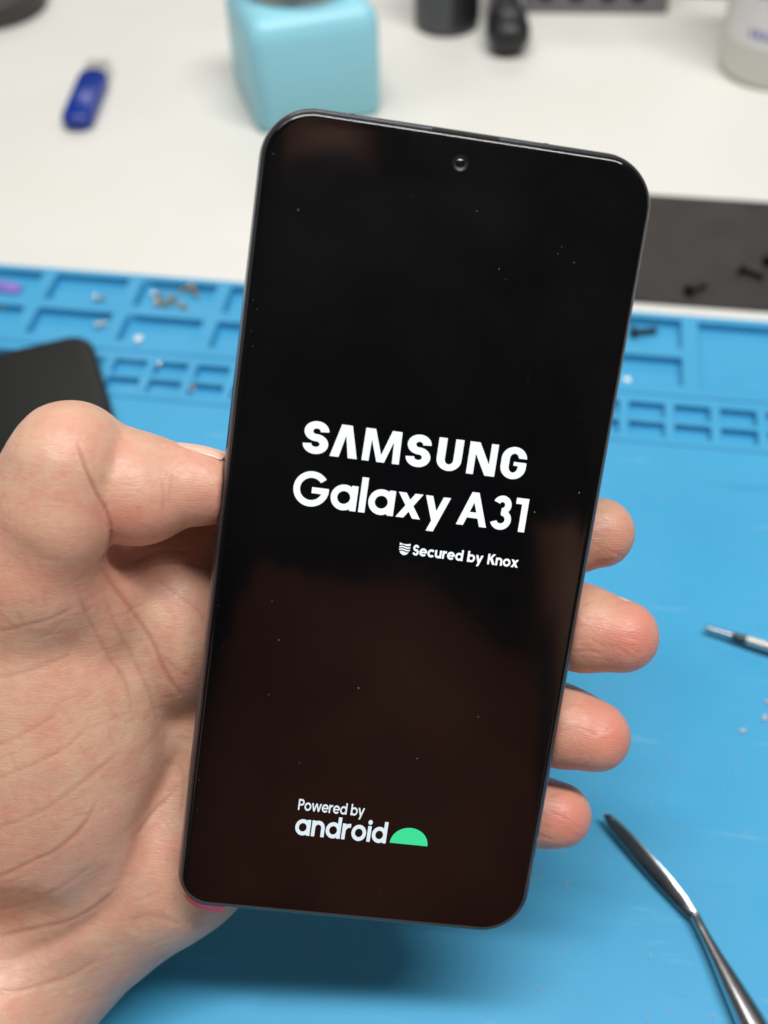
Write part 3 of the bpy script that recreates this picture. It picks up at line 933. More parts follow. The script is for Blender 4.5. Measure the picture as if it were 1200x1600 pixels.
CAPH = 6.35
samples_ = [('S', -22.6, 4.9), ('A', -17.2, 5.3), ('M', -11.0, 7.3), ('S', -2.6, 4.8), ('U', 3.4, 4.9), ('N', 9.5, 5.6), ('G', 16.0, 5.0)]
items = []
for ch, x, w in samples_:
    def fn(X, Y, ch=ch, w=w): return cap_glyph(ch, X, Y, w/CAPH, 0.255)
    items.append((fn, x, 17.65, CAPH, (-0.06, w/CAPH + 0.06, -0.06, 1.06)))
put_line('maker_lettering', items, M['lit_white'], 0.07)
sans_line('model_lettering', 'Galaxy A31', -23.3, 22.75, 7.40, 6.75, 0.190, 0.075, M['lit_white'], 0.07, spc=0.10)
sans_line('security_lettering', 'Secured by Knox', 1.45, 22.65, 0.15, 2.15, 0.20, 0.06, M['lit_white'], 0.05, spc=0.32)
sans_line('powered_by_lettering', 'Powered by', -14.2, -0.5, -55.95, 2.45, 0.165, 0.05, M['lit_soft'], 0.05, spc=0.36)
sans_line('system_lettering', 'android', -14.2, 4.75, -61.45, 4.65, 0.185, 0.07, M['lit_soft'], 0.06, xh=0.76)
# shield: outline with three wavy stripes
def shield(X, Y):
    body = mx(mx(np.abs(X - 0.5) - 0.46, Y - 1.0 + 0.10*np.abs(np.cos((X-0.5)*math.pi*1.0))), s_ell(X, Y, (0.5, 0.72), 0.50, 0.76))
    wav = 0.045*np.sin((X-0.1)*7.5)
    s = body
    for yc in (0.74, 0.52, 0.30):
        s = mx(s, -(np.abs(Y - yc - wav) - 0.05))
    return s
put_line('shield_icon', [(shield, -1.38, 0.05, 2.35, (-0.06, 1.06, -0.1, 1.1))], M['lit_white'], 0.05)
def dome(X, Y): return mx(s_ell(X, Y, (0.5, 0.0), 0.5, 0.47), -Y)
put_line('green_emblem', [(dome, 5.6, -61.15, 7.9, (-0.06, 1.06, -0.06, 0.6))], M['lit_green'], 0.06)

# ------------------------------------------------------------------ the hand: one continuous skin grown from blended volumes
def Q(px, py, zl):
    """phone-local point (mm) seen at this pixel, zl mm in front of the glass (negative: behind)"""
    v = np.array([(px - 600)/F_PX, (py - 800)/F_PX, 1.0])
    nz = PR[:, 2]
    s = (nz @ PT + zl/1000) / (nz @ v)
    return PR.T @ (v*s - PT) * 1000

def to_px(P):
    C = (P/1000) @ PR.T + PT
    return 600 + F_PX*C[:, 0]/C[:, 2], 800 + F_PX*C[:, 1]/C[:, 2]

VOX = 0.8
LO = np.array([-112.0, -150.0, -62.0]); HI = np.array([60.0, 44.0, 46.0])
GN = np.ceil((HI - LO)/VOX).astype(int) + 1
GX = [(LO[a] + np.arange(GN[a])*VOX).astype(np.float32) for a in range(3)]

FULL = np.empty(GN, np.float32)
class Field:
    def __init__(self):
        self.d = np.full(GN, 30.0, np.float32)
    def window(self, lo, hi, pad):
        sl = []
        for a in range(3):
            i0 = max(0, int((lo[a]-pad-LO[a])/VOX)); i1 = min(GN[a], int((hi[a]+pad-LO[a])/VOX) + 2)
            sl.append(slice(i0, max(i0, i1)))
        return tuple(sl)
    def grid(self, sl):
        return np.meshgrid(GX[0][sl[0]], GX[1][sl[1]], GX[2][sl[2]], indexing='ij', sparse=True)
    def merge(self, sl, nd, k):
        a = self.d[sl]
        h = np.clip(0.5 + 0.5*(a - nd)/k, 0, 1)
        self.d[sl] = a + (nd - a)*h - k*h*(1 - h)
    def cone(self, a, b, ra, rb, k=3.0, squash=None):
        """tapered capsule; squash = (direction, factor) flattens it along that direction"""
        a, b = np.array(a, float), np.array(b, float)
        R = max(ra, rb)
        sl = self.window(np.minimum(a, b) - R, np.maximum(a, b) + R, k + 6)
        x, y, z = self.grid(sl)
        ab = b - a; L2 = ab @ ab
        px, py, pz = x - a[0], y - a[1], z - a[2]
        t = np.clip((px*ab[0] + py*ab[1] + pz*ab[2])/L2, 0, 1)
        qx, qy, qz = px - t*ab[0], py - t*ab[1], pz - t*ab[2]
        d2 = qx*qx + qy*qy + qz*qz
        if squash is not None:
            n = np.array(squash[0], float); n /= np.linalg.norm(n)
            s = qx*n[0] + qy*n[1] + qz*n[2]
            d2 = d2 + s*s*(1/squash[1]**2 - 1)
        self.merge(sl, (np.sqrt(d2) - (ra + (rb - ra)*t)).astype(np.float32), k)
    def ball(self, c, r, k=3.0):
        self.ell(c, (r, r, r), None, k)
    def ell(self, c, r, axes=None, k=4.0, sub=False):
        c = np.array(c, float); r = np.array(r, float); R = r.max()
        sl = self.window(c - R, c + R, k + 6)
        x, y, z = self.grid(sl)
        px, py, pz = x - c[0], y - c[1], z - c[2]
        if axes is None: axes = np.eye(3)
        u = [px*ax[0] + py*ax[1] + pz*ax[2] for ax in axes]
        k0 = np.sqrt(sum((u[i]/r[i])**2 for i in range(3)))
        k1 = np.sqrt(sum((u[i]/r[i]**2)**2 for i in range(3)))
        nd = (k0*(k0 - 1)/np.maximum(k1, 1e-4)).astype(np.float32)
        if sub:
            a = self.d[sl]; nd = -nd
            h = np.clip(0.5 - 0.5*(a - nd)/k, 0, 1)
            self.d[sl] = a + (nd - a)*h + k*h*(1 - h)
        else:
            self.merge(sl, nd, k)
    @classmethod
    def like(cls, *pts):
        """a field that is only used inside the box round these points"""
        s = cls.__new__(cls); P = np.array(pts)
        s.box = cls.window(s, P.min(0), P.max(0), 22)
        s.d = FULL; s.d[...] = 30.0
        return s
    def into(self, other, k):
        sl = self.box; a, b = other.d[sl], self.d[sl]
        h = np.clip(0.5 + 0.5*(a - b)/k, 0, 1)
        other.d[sl] = a + (b - a)*h - k*h*(1 - h)
    def blend(self, other, k):
        h = np.clip(0.5 + 0.5*(self.d - other.d)/k, 0, 1)
        self.d = self.d + (other.d - self.d)*h - k*h*(1 - h)

def rot_axes(deg):
    a = math.radians(deg)
    return np.array([[math.cos(a), math.sin(a), 0], [-math.sin(a), math.cos(a), 0], [0, 0, 1]])

# --- palm, thenar mound, heel, forearm
palm = Field()
wrist = Q(-40, 1560, -14)
MCP = [Q(430, 880, -33), Q(425, 1005, -36), Q(415, 1125, -36), Q(395, 1235, -33)]
for p, r0, r1 in zip(MCP, (15, 15, 15, 15), (11, 11, 10.5, 10)):
    palm.cone(Q(150, 1360, -30), p, r0, r1, 8)
palm.ell(Q(330, 1130, -33), (30, 33, 13), rot_axes(8), 8)                 # hollow of the palm
palm.cone(Q(262, 1330, -27), Q(30, 1512, -28), 18.5, 20.0, 9)             # heel of the hand, little-finger side
palm.cone(Q(330, 1200, -31), Q(262, 1330, -27), 15.0, 18.5, 8)
palm.cone(Q(20, 1512, -27), Q(-210, 1730, 2), 20.0, 24.0, 10)            # wrist into forearm
palm.ell(Q(48, 1165, -17), (28.5, 43.0, 19.5), rot_axes(4), 5)            # thenar mound
palm.ell(Q(-30, 1020, -20), (30, 40, 20), rot_axes(-20), 6)
palm.ell(Q(262, 985, -21), (15.5, 18.0, 12.0), rot_axes(25), 4)           # web between thumb and index
palm.cone(Q(230, 940, -24), Q(420, 880, -33), 12, 11, 7)
palm.cone(Q(185, 870, -19), Q(400, 812, -32), 10.5, 10.0, 4)             # skin of the web running behind the thumb tip
palm.ell(Q(150, 935, -14), (11, 13, 11), None, 4)

palm.ell(Q(-25, 1492, 0), (15, 9, 8), rot_axes(25), 8, True)               # dip at the wrist crease

# --- thumb: proximal phalanx rising to the bent knuckle, end joint turned to the phone
prox = Field()
prox.cone(Q(10, 905, -13), Q(100, 735, -3.5), 15.5, 11.2, 4)
prox.ball(Q(112, 721, -4.5), 10.9, 4)
prox.ell(Q(92, 808, -0.8), (10.6, 11.6, 9.6), rot_axes(18), 3.5)          # soft pad below the knuckle
prox.ell(Q(60, 900, -6), (13, 14, 11), None, 5)
dist = Field()
dist.cone(Q(128, 735, -7.0), Q(205, 757, -7.0), 10.4, 10.2, 3)
dist.cone(Q(205, 757, -7.0), Q(345, 764, -8.5), 9.9, 6.7, 4)
dist.ell(Q(212, 783, -4.5), (9.6, 8.3, 8.4), rot_axes(-6), 3.5)           # pulp
dist.ell(Q(300, 757, -6.0), (9.5, 6.6, 6.4), rot_axes(-4), 3)
prox.blend(dist, 0.9)
prox.ell(Q(122, 705, -6.5), (10.2, 8.6, 9.6), rot_axes(-20), 3)           # skin stretched over the knuckle
palm.blend(prox, 5.0)
del prox, dist

# --- four fingers behind the phone, tips round its right edge
fing = Field()
FJ = [  # mcp, pip, dip, tip, radii, pad offset
    (MCP[0], Q(640, 850, -25), Q(800, 838, -21.0), Q(937, 832, -17.0), (10.5, 9.2, 8.3, 7.5)),
    (MCP[1], Q(650, 985, -27), Q(835, 958, -20.0), Q(972, 994, -8.0), (10.5, 9.4, 9.2, 7.7)),
    (MCP[2], Q(640, 1112, -26), Q(805, 1104, -20.0), Q(930, 1150, -9.0), (10.2, 9.2, 8.9, 7.6)),
    (MCP[3], Q(620, 1228, -25), Q(770, 1248, -20.0), Q(872, 1274, -13.5), (9.5, 8.2, 7.6, 7.3)),
]
FDIR = []
for a, b, c, d, r in FJ:
    f1 = Field.like(a, b, c, d)
    f1.cone(a, b, r[0], r[1], 3); f1.cone(b, c, r[1]*0.97, r[2], 3)
    ax = (d - c)/np.linalg.norm(d - c)
    f1.cone(c, d, r[2], r[3], 3)
    f1.ball(b, r[1]*1.03, 2.5)
    f1.ball(c*0.45 + d*0.55 + np.array([-0.2, -0.6, 1.0]), r[2]*0.93, 4)    # pulp of the fingertip
    f1.into(fing, 0.35)
    FDIR.append((c, d, ax, r))
palm.blend(fing, 5.0)
del fing

# --- flatten against the phone it holds
sl = (slice(None),)*3
x, y, z = palm.grid(sl)
qx = np.abs(x) - (36.9 - CR*1000); qy = np.abs(y) - (80.2 - CR*1000)
rect = np.sqrt(np.maximum(qx, 0)**2 + np.maximum(qy, 0)**2) + np.minimum(np.maximum(qx, qy), 0) - CR*1000
bz = np.abs(z + 4.4) - 4.55
dbox = np.maximum(rect, bz)
k = 0.5
nd = -dbox
h = np.clip(0.5 - 0.5*(palm.d - nd)/k, 0, 1)
D = palm.d + (nd - palm.d)*h + k*h*(1 - h)
# --- and where its underside rests on the mat
gh = (A_[2, 0]*x + A_[2, 1]*y + A_[2, 2]*z) + (o_[2] + CAM_H)*1000 - 0.6
nd = -gh; k = 1.5
h = np.clip(0.5 - 0.5*(D - nd)/k, 0, 1)
D = (D + (nd - D)*h + k*h*(1 - h)).astype(np.float32)
del palm, dbox, nd, h, rect, FULL, gh

def surface_nets(D):
    nx, ny, nz = D.shape
    ins = D < 0
    c = np.zeros((nx-1, ny-1, nz-1), np.int8)
    for a in (0, 1):
        for b in (0, 1):
            for e in (0, 1):
                c += ins[a:nx-1+a, b:ny-1+b, e:nz-1+e]
    I = np.argwhere((c > 0) & (c < 8))
    idx = np.full(c.shape, -1, np.int32)
    idx[I[:, 0], I[:, 1], I[:, 2]] = np.arange(len(I))
    acc = np.zeros((len(I), 3)); n = np.zeros(len(I))
    cor = [(a, b, e) for a in (0, 1) for b in (0, 1) for e in (0, 1)]
    val = {q: D[I[:, 0]+q[0], I[:, 1]+q[1], I[:, 2]+q[2]] for q in cor}
    for p in cor:
        for axis in range(3):
            if p[axis] == 0:
                q = list(p); q[axis] = 1; q = tuple(q)
                cr = (val[p] < 0) != (val[q] < 0)
                t = np.where(cr, val[p]/np.where(cr, val[p]-val[q], 1), 0)
                pos = np.tile(np.array(p, float), (len(I), 1)); pos[:, axis] += t
                acc[cr] += pos[cr]; n[cr] += 1
    V = I + acc/n[:, None]
    faces = []
    for axis in range(3):
        s0 = [slice(None)]*3; s1 = [slice(None)]*3
        s0[axis] = slice(0, -1); s1[axis] = slice(1, None)
        cr = ins[tuple(s0)] != ins[tuple(s1)]
        E = np.argwhere(cr)
        u, w = (axis+1) % 3, (axis+2) % 3
        ok = (E[:, u] > 0) & (E[:, w] > 0) & (E[:, u] < D.shape[u]-1) & (E[:, w] < D.shape[w]-1)
        E = E[ok]
        inside = ins[E[:, 0], E[:, 1], E[:, 2]]
        q = []
        for du, dw in ((1, 1), (0, 1), (0, 0), (1, 0)):
            C = E.copy(); C[:, u] -= du; C[:, w] -= dw
            q.append(idx[C[:, 0], C[:, 1], C[:, 2]])
        F = np.stack(q, 1)
        F[~inside] = F[~inside][:, ::-1]
        faces.append(F)
    F = np.concatenate(faces)
    return V, F[(F >= 0).all(1)]
HV, HF = surface_nets(D)
HV = LO + HV*VOX

def quads_mesh(name, V, F):
    me = bpy.data.meshes.new(name)
    me.vertices.add(len(V)); me.vertices.foreach_set('co', np.asarray(V, np.float32).ravel())
    me.loops.add(len(F)*4); me.loops.foreach_set('vertex_index', F.astype(np.int32).ravel())
    me.polygons.add(len(F)); me.polygons.foreach_set('loop_start', np.arange(len(F), dtype=np.int32)*4)
    me.update(); me.validate()
    return me
def relax(V, F, it, lam=0.5):
    e = np.concatenate([F[:, [0, 1]], F[:, [1, 2]], F[:, [2, 3]], F[:, [3, 0]]])
    e = np.sort(e, 1).astype(np.int64); e = np.unique(e[:, 0]*len(V) + e[:, 1]); e = np.stack([e // len(V), e % len(V)], 1)
    deg = np.maximum(np.bincount(e.ravel(), minlength=len(V)).astype(float), 1)
    for i in range(it):
        s = np.zeros_like(V)
        for a in range(3):
            s[:, a] = np.bincount(e[:, 0], V[e[:, 1], a], len(V)) + np.bincount(e[:, 1], V[e[:, 0], a], len(V))
        L = s/deg[:, None] - V
        V = V + (lam if i % 2 == 0 else -lam*1.04)*L
    return V
HV = relax(HV, HF, 6)
me = quads_mesh('hand', HV/1000, HF)
hand = bpy.data.objects.new('hand', me); COL.objects.link(hand)
md = hand.modifiers.new('sub', 'SUBSURF'); md.levels = 1; md.render_levels = 1
dg = bpy.context.evaluated_depsgraph_get()
me2 = bpy.data.meshes.new_from_object(hand.evaluated_get(dg))
hand.modifiers.clear(); hand.data = me2; bpy.data.meshes.remove(me); me = me2; me.name = 'hand'

# --- creases, folds and colour of the skin, set down as geometry and as a colour attribute
nv = len(me.vertices)
co = np.empty(nv*3, np.float32); me.vertices.foreach_get('co', co); co = co.reshape(-1, 3).astype(float)*1000
no = np.empty(nv*3, np.float32); me.vertices.foreach_get('normal', no); no = no.reshape(-1, 3).astype(float)
px, py = to_px(co)
camp = -PR.T @ PT * 1000
view = camp - co; view /= np.linalg.norm(view, axis=1)[:, None]
facing = np.clip((no*view).sum(1)*2.5 + 0.1, 0, 1)
disp = np.zeros(nv); crease_col = np.zeros(nv)
def smooth_line(pts, n=8):
    out = []
    P = [pts[0]] + list(pts) + [pts[-1]]
    for i in range(1, len(P)-2):
        p0, p1, p2, p3 = (np.array(q, float) for q in P[i-1:i+3])
        for j in range(n):
            t = j/n
            out.append(0.5*((2*p1) + (-p0+p2)*t + (2*p0-5*p1+4*p2-p3)*t*t + (-p0+3*p1-3*p2+p3)*t**3))
    out.append(np.array(pts[-1], float))
    return out
def crease(pts, width, depth, col=0.5, lip=0.25):
    depth *= 0.42; lip *= 0.4; width *= 0.8
    L = smooth_line(pts)
    P = np.array(L); m_ = width*5 + 4
    sel = np.where((px > P[:, 0].min()-m_) & (px < P[:, 0].max()+m_) & (py > P[:, 1].min()-m_) & (py < P[:, 1].max()+m_) & (facing > 0))[0]
    if len(sel) == 0: return
    best = np.full(len(sel), 1e9); par = np.zeros(len(sel))
    n = len(L) - 1
    for i in range(n):
        a, b = L[i], L[i+1]; ab = b - a; l2 = max(ab @ ab, 1e-6)
        dx, dy = px[sel]-a[0], py[sel]-a[1]
        t = np.clip((dx*ab[0]+dy*ab[1])/l2, 0, 1)
        d = np.hypot(dx-ab[0]*t, dy-ab[1]*t)
        m2 = d < best; best[m2] = d[m2]; par[m2] = (i + t[m2])/n
    env = np.clip(np.minimum(par, 1-par)*6, 0.0, 1)*0.85 + 0.15*(np.minimum(par, 1-par) > 0.001)
    g = np.exp(-(best/width)**2)
    disp[sel] += (-depth*g + depth*lip*np.exp(-((best-width*2.2)/(width*1.3))**2))*env*facing[sel]
    crease_col[sel] = np.maximum(crease_col[sel], col*np.exp(-(best/(width*1.15))**2)*env*facing[sel])

crease([(122, 690), (133, 728), (150, 768), (166, 800), (174, 836), (166, 866), (150, 882)], 3.2, 0.9, 0.9, 0.2)
crease([(150, 880), (185, 925), (212, 962), (240, 1008), (262, 1058), (292, 1092)], 4.5, 0.55, 0.7)
crease([(288, 1150), (276, 1185), (256, 1230), (226, 1300), (210, 1345), (176, 1412), (122, 1456), (36, 1494), (-30, 1512)], 17.0, 2.2, 0.20, 0.3)
crease([(275, 1232), (250, 1262), (231, 1286), (214, 1312)], 3.5, 0.4, 0.6)
crease([(154, 1248), (134, 1284), (115, 1307), (80, 1334), (52, 1346), (0, 1370), (-40, 1380)], 4.0, 0.40, 0.6)
crease([(-20, 992), (30, 980), (77, 967), (118, 948)], 4.0, 0.24, 0.3)
crease([(-20, 1064), (40, 1050), (84, 1034), (112, 1020)], 4.0, 0.22, 0.3)
crease([(119, 915), (133, 953), (150, 990), (172, 1030), (195, 1062), (206, 1106)], 4.0, 0.35, 0.5)
crease([(160, 920), (180, 975), (205, 1025), (232, 1080), (245, 1130)], 4.0, 0.28, 0.4)
crease([(-20, 1172), (40, 1146), (91, 1115)], 4.0, 0.2, 0.28)
crease([(-20, 1222), (50, 1196), (105, 1167), (140, 1135)], 4.0, 0.2, 0.28)
crease([(-20, 1300), (60, 1270), (130, 1222), (190, 1175)], 5.0, 0.22, 0.35)
crease([(-20, 1468), (50, 1452), (105, 1440), (150, 1418), (190, 1384)], 4.5, 0.4, 0.6)
crease([(-20, 1425), (40, 1412), (100, 1385), (150, 1345)], 5.0, 0.25, 0.25)
crease([(-20, 1545), (20, 1550), (60, 1540), (110, 1525), (160, 1495)], 5.0, 0.35, 0.4)
crease([(254, 748), (257, 775), (254, 803)], 3.2, 0.22, 0.3)
crease([(270, 735), (268, 765), (262, 790)], 3.2, 0.14, 0.2)
crease([(216, 790), (219, 812)], 3.0, 0.15, 0.3)
crease([(200, 905), (235, 885), (280, 880), (325, 888)], 4.0, 0.3, 0.4)
crease([(205, 880), (250, 862), (300, 862)], 3.5, 0.25, 0.4)
crease([(240, 900), (275, 930), (310, 955), (326, 985)], 3.5, 0.2, 0.3)
crease([(250, 1020), (275, 1045), (300, 1060)], 3.5, 0.2, 0.35)
crease([(280, 1195), (288, 1230), (283, 1270)], 4.0, 0.25, 0.4)
crease([(200, 1440), (240, 1430), (285, 1445)], 6.0, 0.25, 0.3)
crease([(893, 1020), (915, 1017), (938, 1022)], 3.0, 0.28, 0.35)
crease([(905, 1008), (925, 1010)], 2.5, 0.12, 0.2)
for fx, fy, fw, fh in ((935, 835, 40, 45), (960, 990, 60, 55), (925, 1140, 50, 60), (870, 1275, 40, 45)):
    for i in range(9):
        r_ = random.Random(int(fx*7 + i))
        x0, y0 = fx + r_.uniform(-fw, fw*0.7), fy + r_.uniform(-fh, fh)
        a_ = r_.uniform(-0.5, 0.7); l_ = r_.uniform(8, 24)
        crease([(x0 - l_*math.cos(a_), y0 - l_*math.sin(a_)), (x0 + r_.uniform(-2, 2), y0 + r_.uniform(-3, 3)), (x0 + l_*math.cos(a_), y0 + l_*math.sin(a_))], 2.6, r_.uniform(0.08, 0.22), 0.22, 0.3)
# many short random wrinkles following the run of the thenar skin
rnd = random.Random(5)
for i in range(150):
    x0, y0 = rnd.uniform(-10, 290), rnd.uniform(870, 1560)
    flow = math.radians(62 if rnd.random() < 0.5 else -24) + rnd.uniform(-0.3, 0.3)
    if y0 > 1380: flow = math.radians(-28) + rnd.uniform(-0.3, 0.3)
    ln = rnd.uniform(18, 60)
    ca, sa = math.cos(flow)*ln/2, math.sin(flow)*ln/2
    crease([(x0-ca, y0-sa), (x0 + rnd.uniform(-4, 4), y0 + rnd.uniform(-4, 4)), (x0+ca, y0+sa)], rnd.uniform(2.4, 3.6), rnd.uniform(0.05, 0.13), rnd.uniform(0.05, 0.22), 0.3)
# low soft unevenness of flesh
def value_noise(P, seed):
    I = np.floor(P).astype(np.int64); f = P - I; f = f*f*(3 - 2*f)
    def hsh(i, j, k):
        n = (i*374761393 + j*668265263 + k*2147483647 + seed*974711) & 0xffffffff
        n = ((n ^ (n >> 13))*1274126177) & 0xffffffff
        return ((n ^ (n >> 16)) & 0xffff)/32767.5 - 1
    r = 0
    for a in (0, 1):
        for b in (0, 1):
            for c in (0, 1):
                w = (f[:, 0] if a else 1-f[:, 0])*(f[:, 1] if b else 1-f[:, 1])*(f[:, 2] if c else 1-f[:, 2])
                r = r + w*hsh(I[:, 0]+a, I[:, 1]+b, I[:, 2]+c)
    return r
disp += 0.20*value_noise(co*0.11, 1) + 0.08*value_noise(co*0.27, 2) + 0.030*value_noise(co*0.8, 3)
co2 = co + no*disp[:, None]
me.vertices.foreach_set('co', (co2/1000).astype(np.float32).ravel())

# colour: R = redness, G = crease, B = greyer, darker tone
red = np.zeros(nv); cool = np.zeros(nv)
def blob(arr, x, y, rx, ry, v):
    arr += v*np.exp(-((px-x)/rx)**2 - ((py-y)/ry)**2)
blob(red, 205, 815, 60, 38, 0.75); blob(red, 310, 765, 50, 60, 0.45); blob(red, 250, 880, 90, 50, 0.35)
blob(red, 160, 900, 70, 60, 0.25); blob(red, 20, 900, 90, 80, 0.20); blob(red, 120, 690, 60, 40, 0.12)
blob(red, 975, 1000, 70, 60, 0.75); blob(red, 940, 1140, 70, 70, 0.75); blob(red, 880, 1275, 60, 60, 0.8); blob(red, 950, 840, 60, 60, 0.35)
blob(red, 100, 1330, 140, 70, 0.25); blob(red, 60, 1580, 80, 30, 0.15)
blob(cool, 130, 1380, 90, 60, 0.55); blob(cool, 80, 1500, 120, 50, 0.55); blob(cool, 215, 1270, 40, 90, 0.30); blob(cool, 230, 1520, 90, 50, 0.35); blob(cool, 330, 1455, 50, 50, 0.3)
blob(cool, 80, 1230, 70, 40, 0.2); blob(cool, 90, 950, 60, 30, 0.15)
ridge = np.zeros(nv)
for bx_, by_ in ((945, 835), (985, 1000), (940, 1150), (880, 1278), (290, 770)): blob(ridge, bx_, by_, 55, 50, 1.1)
blob(red, 1010, 1005, 35, 50, 0.4); blob(red, 970, 1165, 35, 50, 0.4); blob(red, 905, 1290, 35, 45, 0.4); blob(red, 975, 850, 30, 45, 0.3)
att = me.color_attributes.new('skin_mark', 'FLOAT_COLOR', 'POINT')
cc = np.stack([np.clip(red, 0, 1), np.clip(crease_col, 0, 1), np.clip(cool, 0, 1), np.clip(ridge, 0, 1)], 1)
att.data.foreach_set('color', cc.astype(np.float32).ravel())

def skin_material():
    mt = material('skin', srgb(206, 158, 132), 0.46, spec=0.45)
    N, L, b = nodes(mt)
    b.inputs['Subsurface Weight'].default_value = 0.16
    b.inputs['Subsurface Radius'].default_value = (1.0, 0.36, 0.18)
    b.inputs['Subsurface Scale'].default_value = 0.0022
    at = N.new('ShaderNodeAttribute'); at.attribute_name = 'skin_mark'
    sep = N.new('ShaderNodeSeparateColor'); L.new(at.outputs['Color'], sep.inputs[0])
    def mix(fac, c1, c2, f=1.0):
        mxn = N.new('ShaderNodeMix'); mxn.data_type = 'RGBA'
        if f != 1.0:
            mm = N.new('ShaderNodeMath'); mm.operation = 'MULTIPLY'; mm.inputs[1].default_value = f; L.new(fac, mm.inputs[0]); fac = mm.outputs[0]
        L.new(fac, mxn.inputs['Factor'])
        if isinstance(c1, tuple): mxn.inputs['A'].default_value = c1
        else: L.new(c1, mxn.inputs['A'])
        mxn.inputs['B'].default_value = c2
        return mxn.outputs['Result']
    n1 = noise_tex(mt, 130, 5, 0.6); n2 = noise_tex(mt, 420, 4, 0.6); n3 = noise_tex(mt, 45, 3)
    r1 = ramp(mt, n1.outputs[0], [(0.40, (0,0,0,1)), (0.64, (1,1,1,1))])
    r2 = ramp(mt, n2.outputs[0], [(0.45, (0,0,0,1)), (0.75, (1,1,1,1))])
    r3 = ramp(mt, n3.outputs[0], [(0.35, (0,0,0,1)), (0.7, (1,1,1,1))])
    c = mix(r1.outputs[0], SKIN['base'], SKIN['pink'], 0.9)
    c = mix(r3.outputs[0], c, SKIN['yellow'], 0.40)
    c = mix(r2.outputs[0], c, SKIN['red'], 0.34)
    c = mix(sep.outputs[0], c, SKIN['red'], 0.75)
    c = mix(sep.outputs[2], c, SKIN['cool'], 0.8)
    c = mix(sep.outputs[1], c, SKIN['crease'], 0.62)
    L.new(c, b.inputs['Base Color'])
    rr = ramp(mt, n2.outputs[0], [(0.3, (0.34,)*3+(1,)), (0.7, (0.50,)*3+(1,))]); L.new(rr.outputs[0], b.inputs['Roughness'])
    # skin grain: small facets and fine crossing lines
    tc = N['TC']
    vo = N.new('ShaderNodeTexVoronoi'); vo.feature = 'DISTANCE_TO_EDGE'; vo.inputs['Scale'].default_value = 1500
    dn = noise_tex(mt, 700, 2)
    wv = N.new('ShaderNodeVectorMath'); wv.operation = 'MULTIPLY_ADD'
    wv.inputs[1].default_value = (0.0012,)*3
    L.new(dn.outputs[1], wv.inputs[0]); L.new(tc.outputs['Object'], wv.inputs[2]); L.new(wv.outputs[0], vo.inputs['Vector'])
    vr = ramp(mt, vo.outputs['Distance'], [(0.0, (0,0,0,1)), (0.16, (1,1,1,1))])
    bump(mt, vr.outputs[0], 0.16, 0.00012)
    mp = N.new('ShaderNodeMapping'); mp.inputs['Rotation'].default_value = (0, 0, math.radians(-62)); mp.inputs['Scale'].default_value = (190, 760, 420)
    L.new(tc.outputs['Object'], mp.inputs['Vector'])
    ns = N.new('ShaderNodeTexNoise'); ns.inputs['Scale'].default_value = 1.0; ns.inputs['Detail'].default_value = 5; L.new(mp.outputs[0], ns.inputs['Vector'])
    def lines(src, wdt):
        q = N.new('ShaderNodeMath'); q.operation = 'SUBTRACT'; q.inputs[1].default_value = 0.5; L.new(src, q.inputs[0])
        q2 = N.new('ShaderNodeMath'); q2.operation = 'ABSOLUTE'; L.new(q.outputs[0], q2.inputs[0])
        return ramp(mt, q2.outputs[0], [(0.0, (0,0,0,1)), (wdt, (1,1,1,1))]).outputs[0]
    bump(mt, lines(ns.outputs[0], 0.05), 0.26, 0.00010)
    bump(mt, ns.outputs[0], 0.14, 0.00022)
    mp2 = N.new('ShaderNodeMapping'); mp2.inputs['Rotation'].default_value = (0, 0, math.radians(24)); mp2.inputs['Scale'].default_value = (240, 800, 380)
    L.new(tc.outputs['Object'], mp2.inputs['Vector'])
    ns2 = N.new('ShaderNodeTexNoise'); ns2.inputs['Scale'].default_value = 1.0; ns2.inputs['Detail'].default_value = 4; L.new(mp2.outputs[0], ns2.inputs['Vector'])
    bump(mt, lines(ns2.outputs[0], 0.045), 0.20, 0.00010)
    bump(mt, ns2.outputs[0], 0.10, 0.00022)
    wv2 = N.new('ShaderNodeTexWave'); wv2.inputs['Scale'].default_value = 560; wv2.inputs['Distortion'].default_value = 5.0
    wv2.inputs['Detail'].default_value = 1.0; wv2.inputs['Detail Scale'].default_value = 0.25; wv2.bands_direction = 'Y'
    L.new(tc.outputs['Object'], wv2.inputs['Vector'])
    ml = N.new('ShaderNodeMath'); ml.operation = 'MULTIPLY'; L.new(wv2.outputs['Fac'], ml.inputs[0]); L.new(at.outputs['Alpha'], ml.inputs[1])
    bump(mt, ml.outputs[0], 0.2, 0.00008)
    return mt
SKIN = dict(base=srgb(205, 166, 141), pink=srgb(202, 147, 126), yellow=srgb(206, 174, 146), red=srgb(202, 118, 104), cool=srgb(168, 138, 126), crease=srgb(160, 94, 74))
M['skin'] = skin_material()
me.materials.clear(); me.materials.append(M['skin'])
me.polygons.foreach_set('use_smooth', [True]*len(me.polygons))
hand.matrix_world = PM
tag(hand, 'bare left hand gripping the smartphone from behind, thumb bent against its edge', 'hand')
wz = (co2/1000) @ A_[2] + o_[2] + CAM_H
print('hand verts', nv, 'lowest point', wz.min()*1000, 'mm; in-frame lowest', wz[(px > 0) & (py < 1600)].min()*1000)

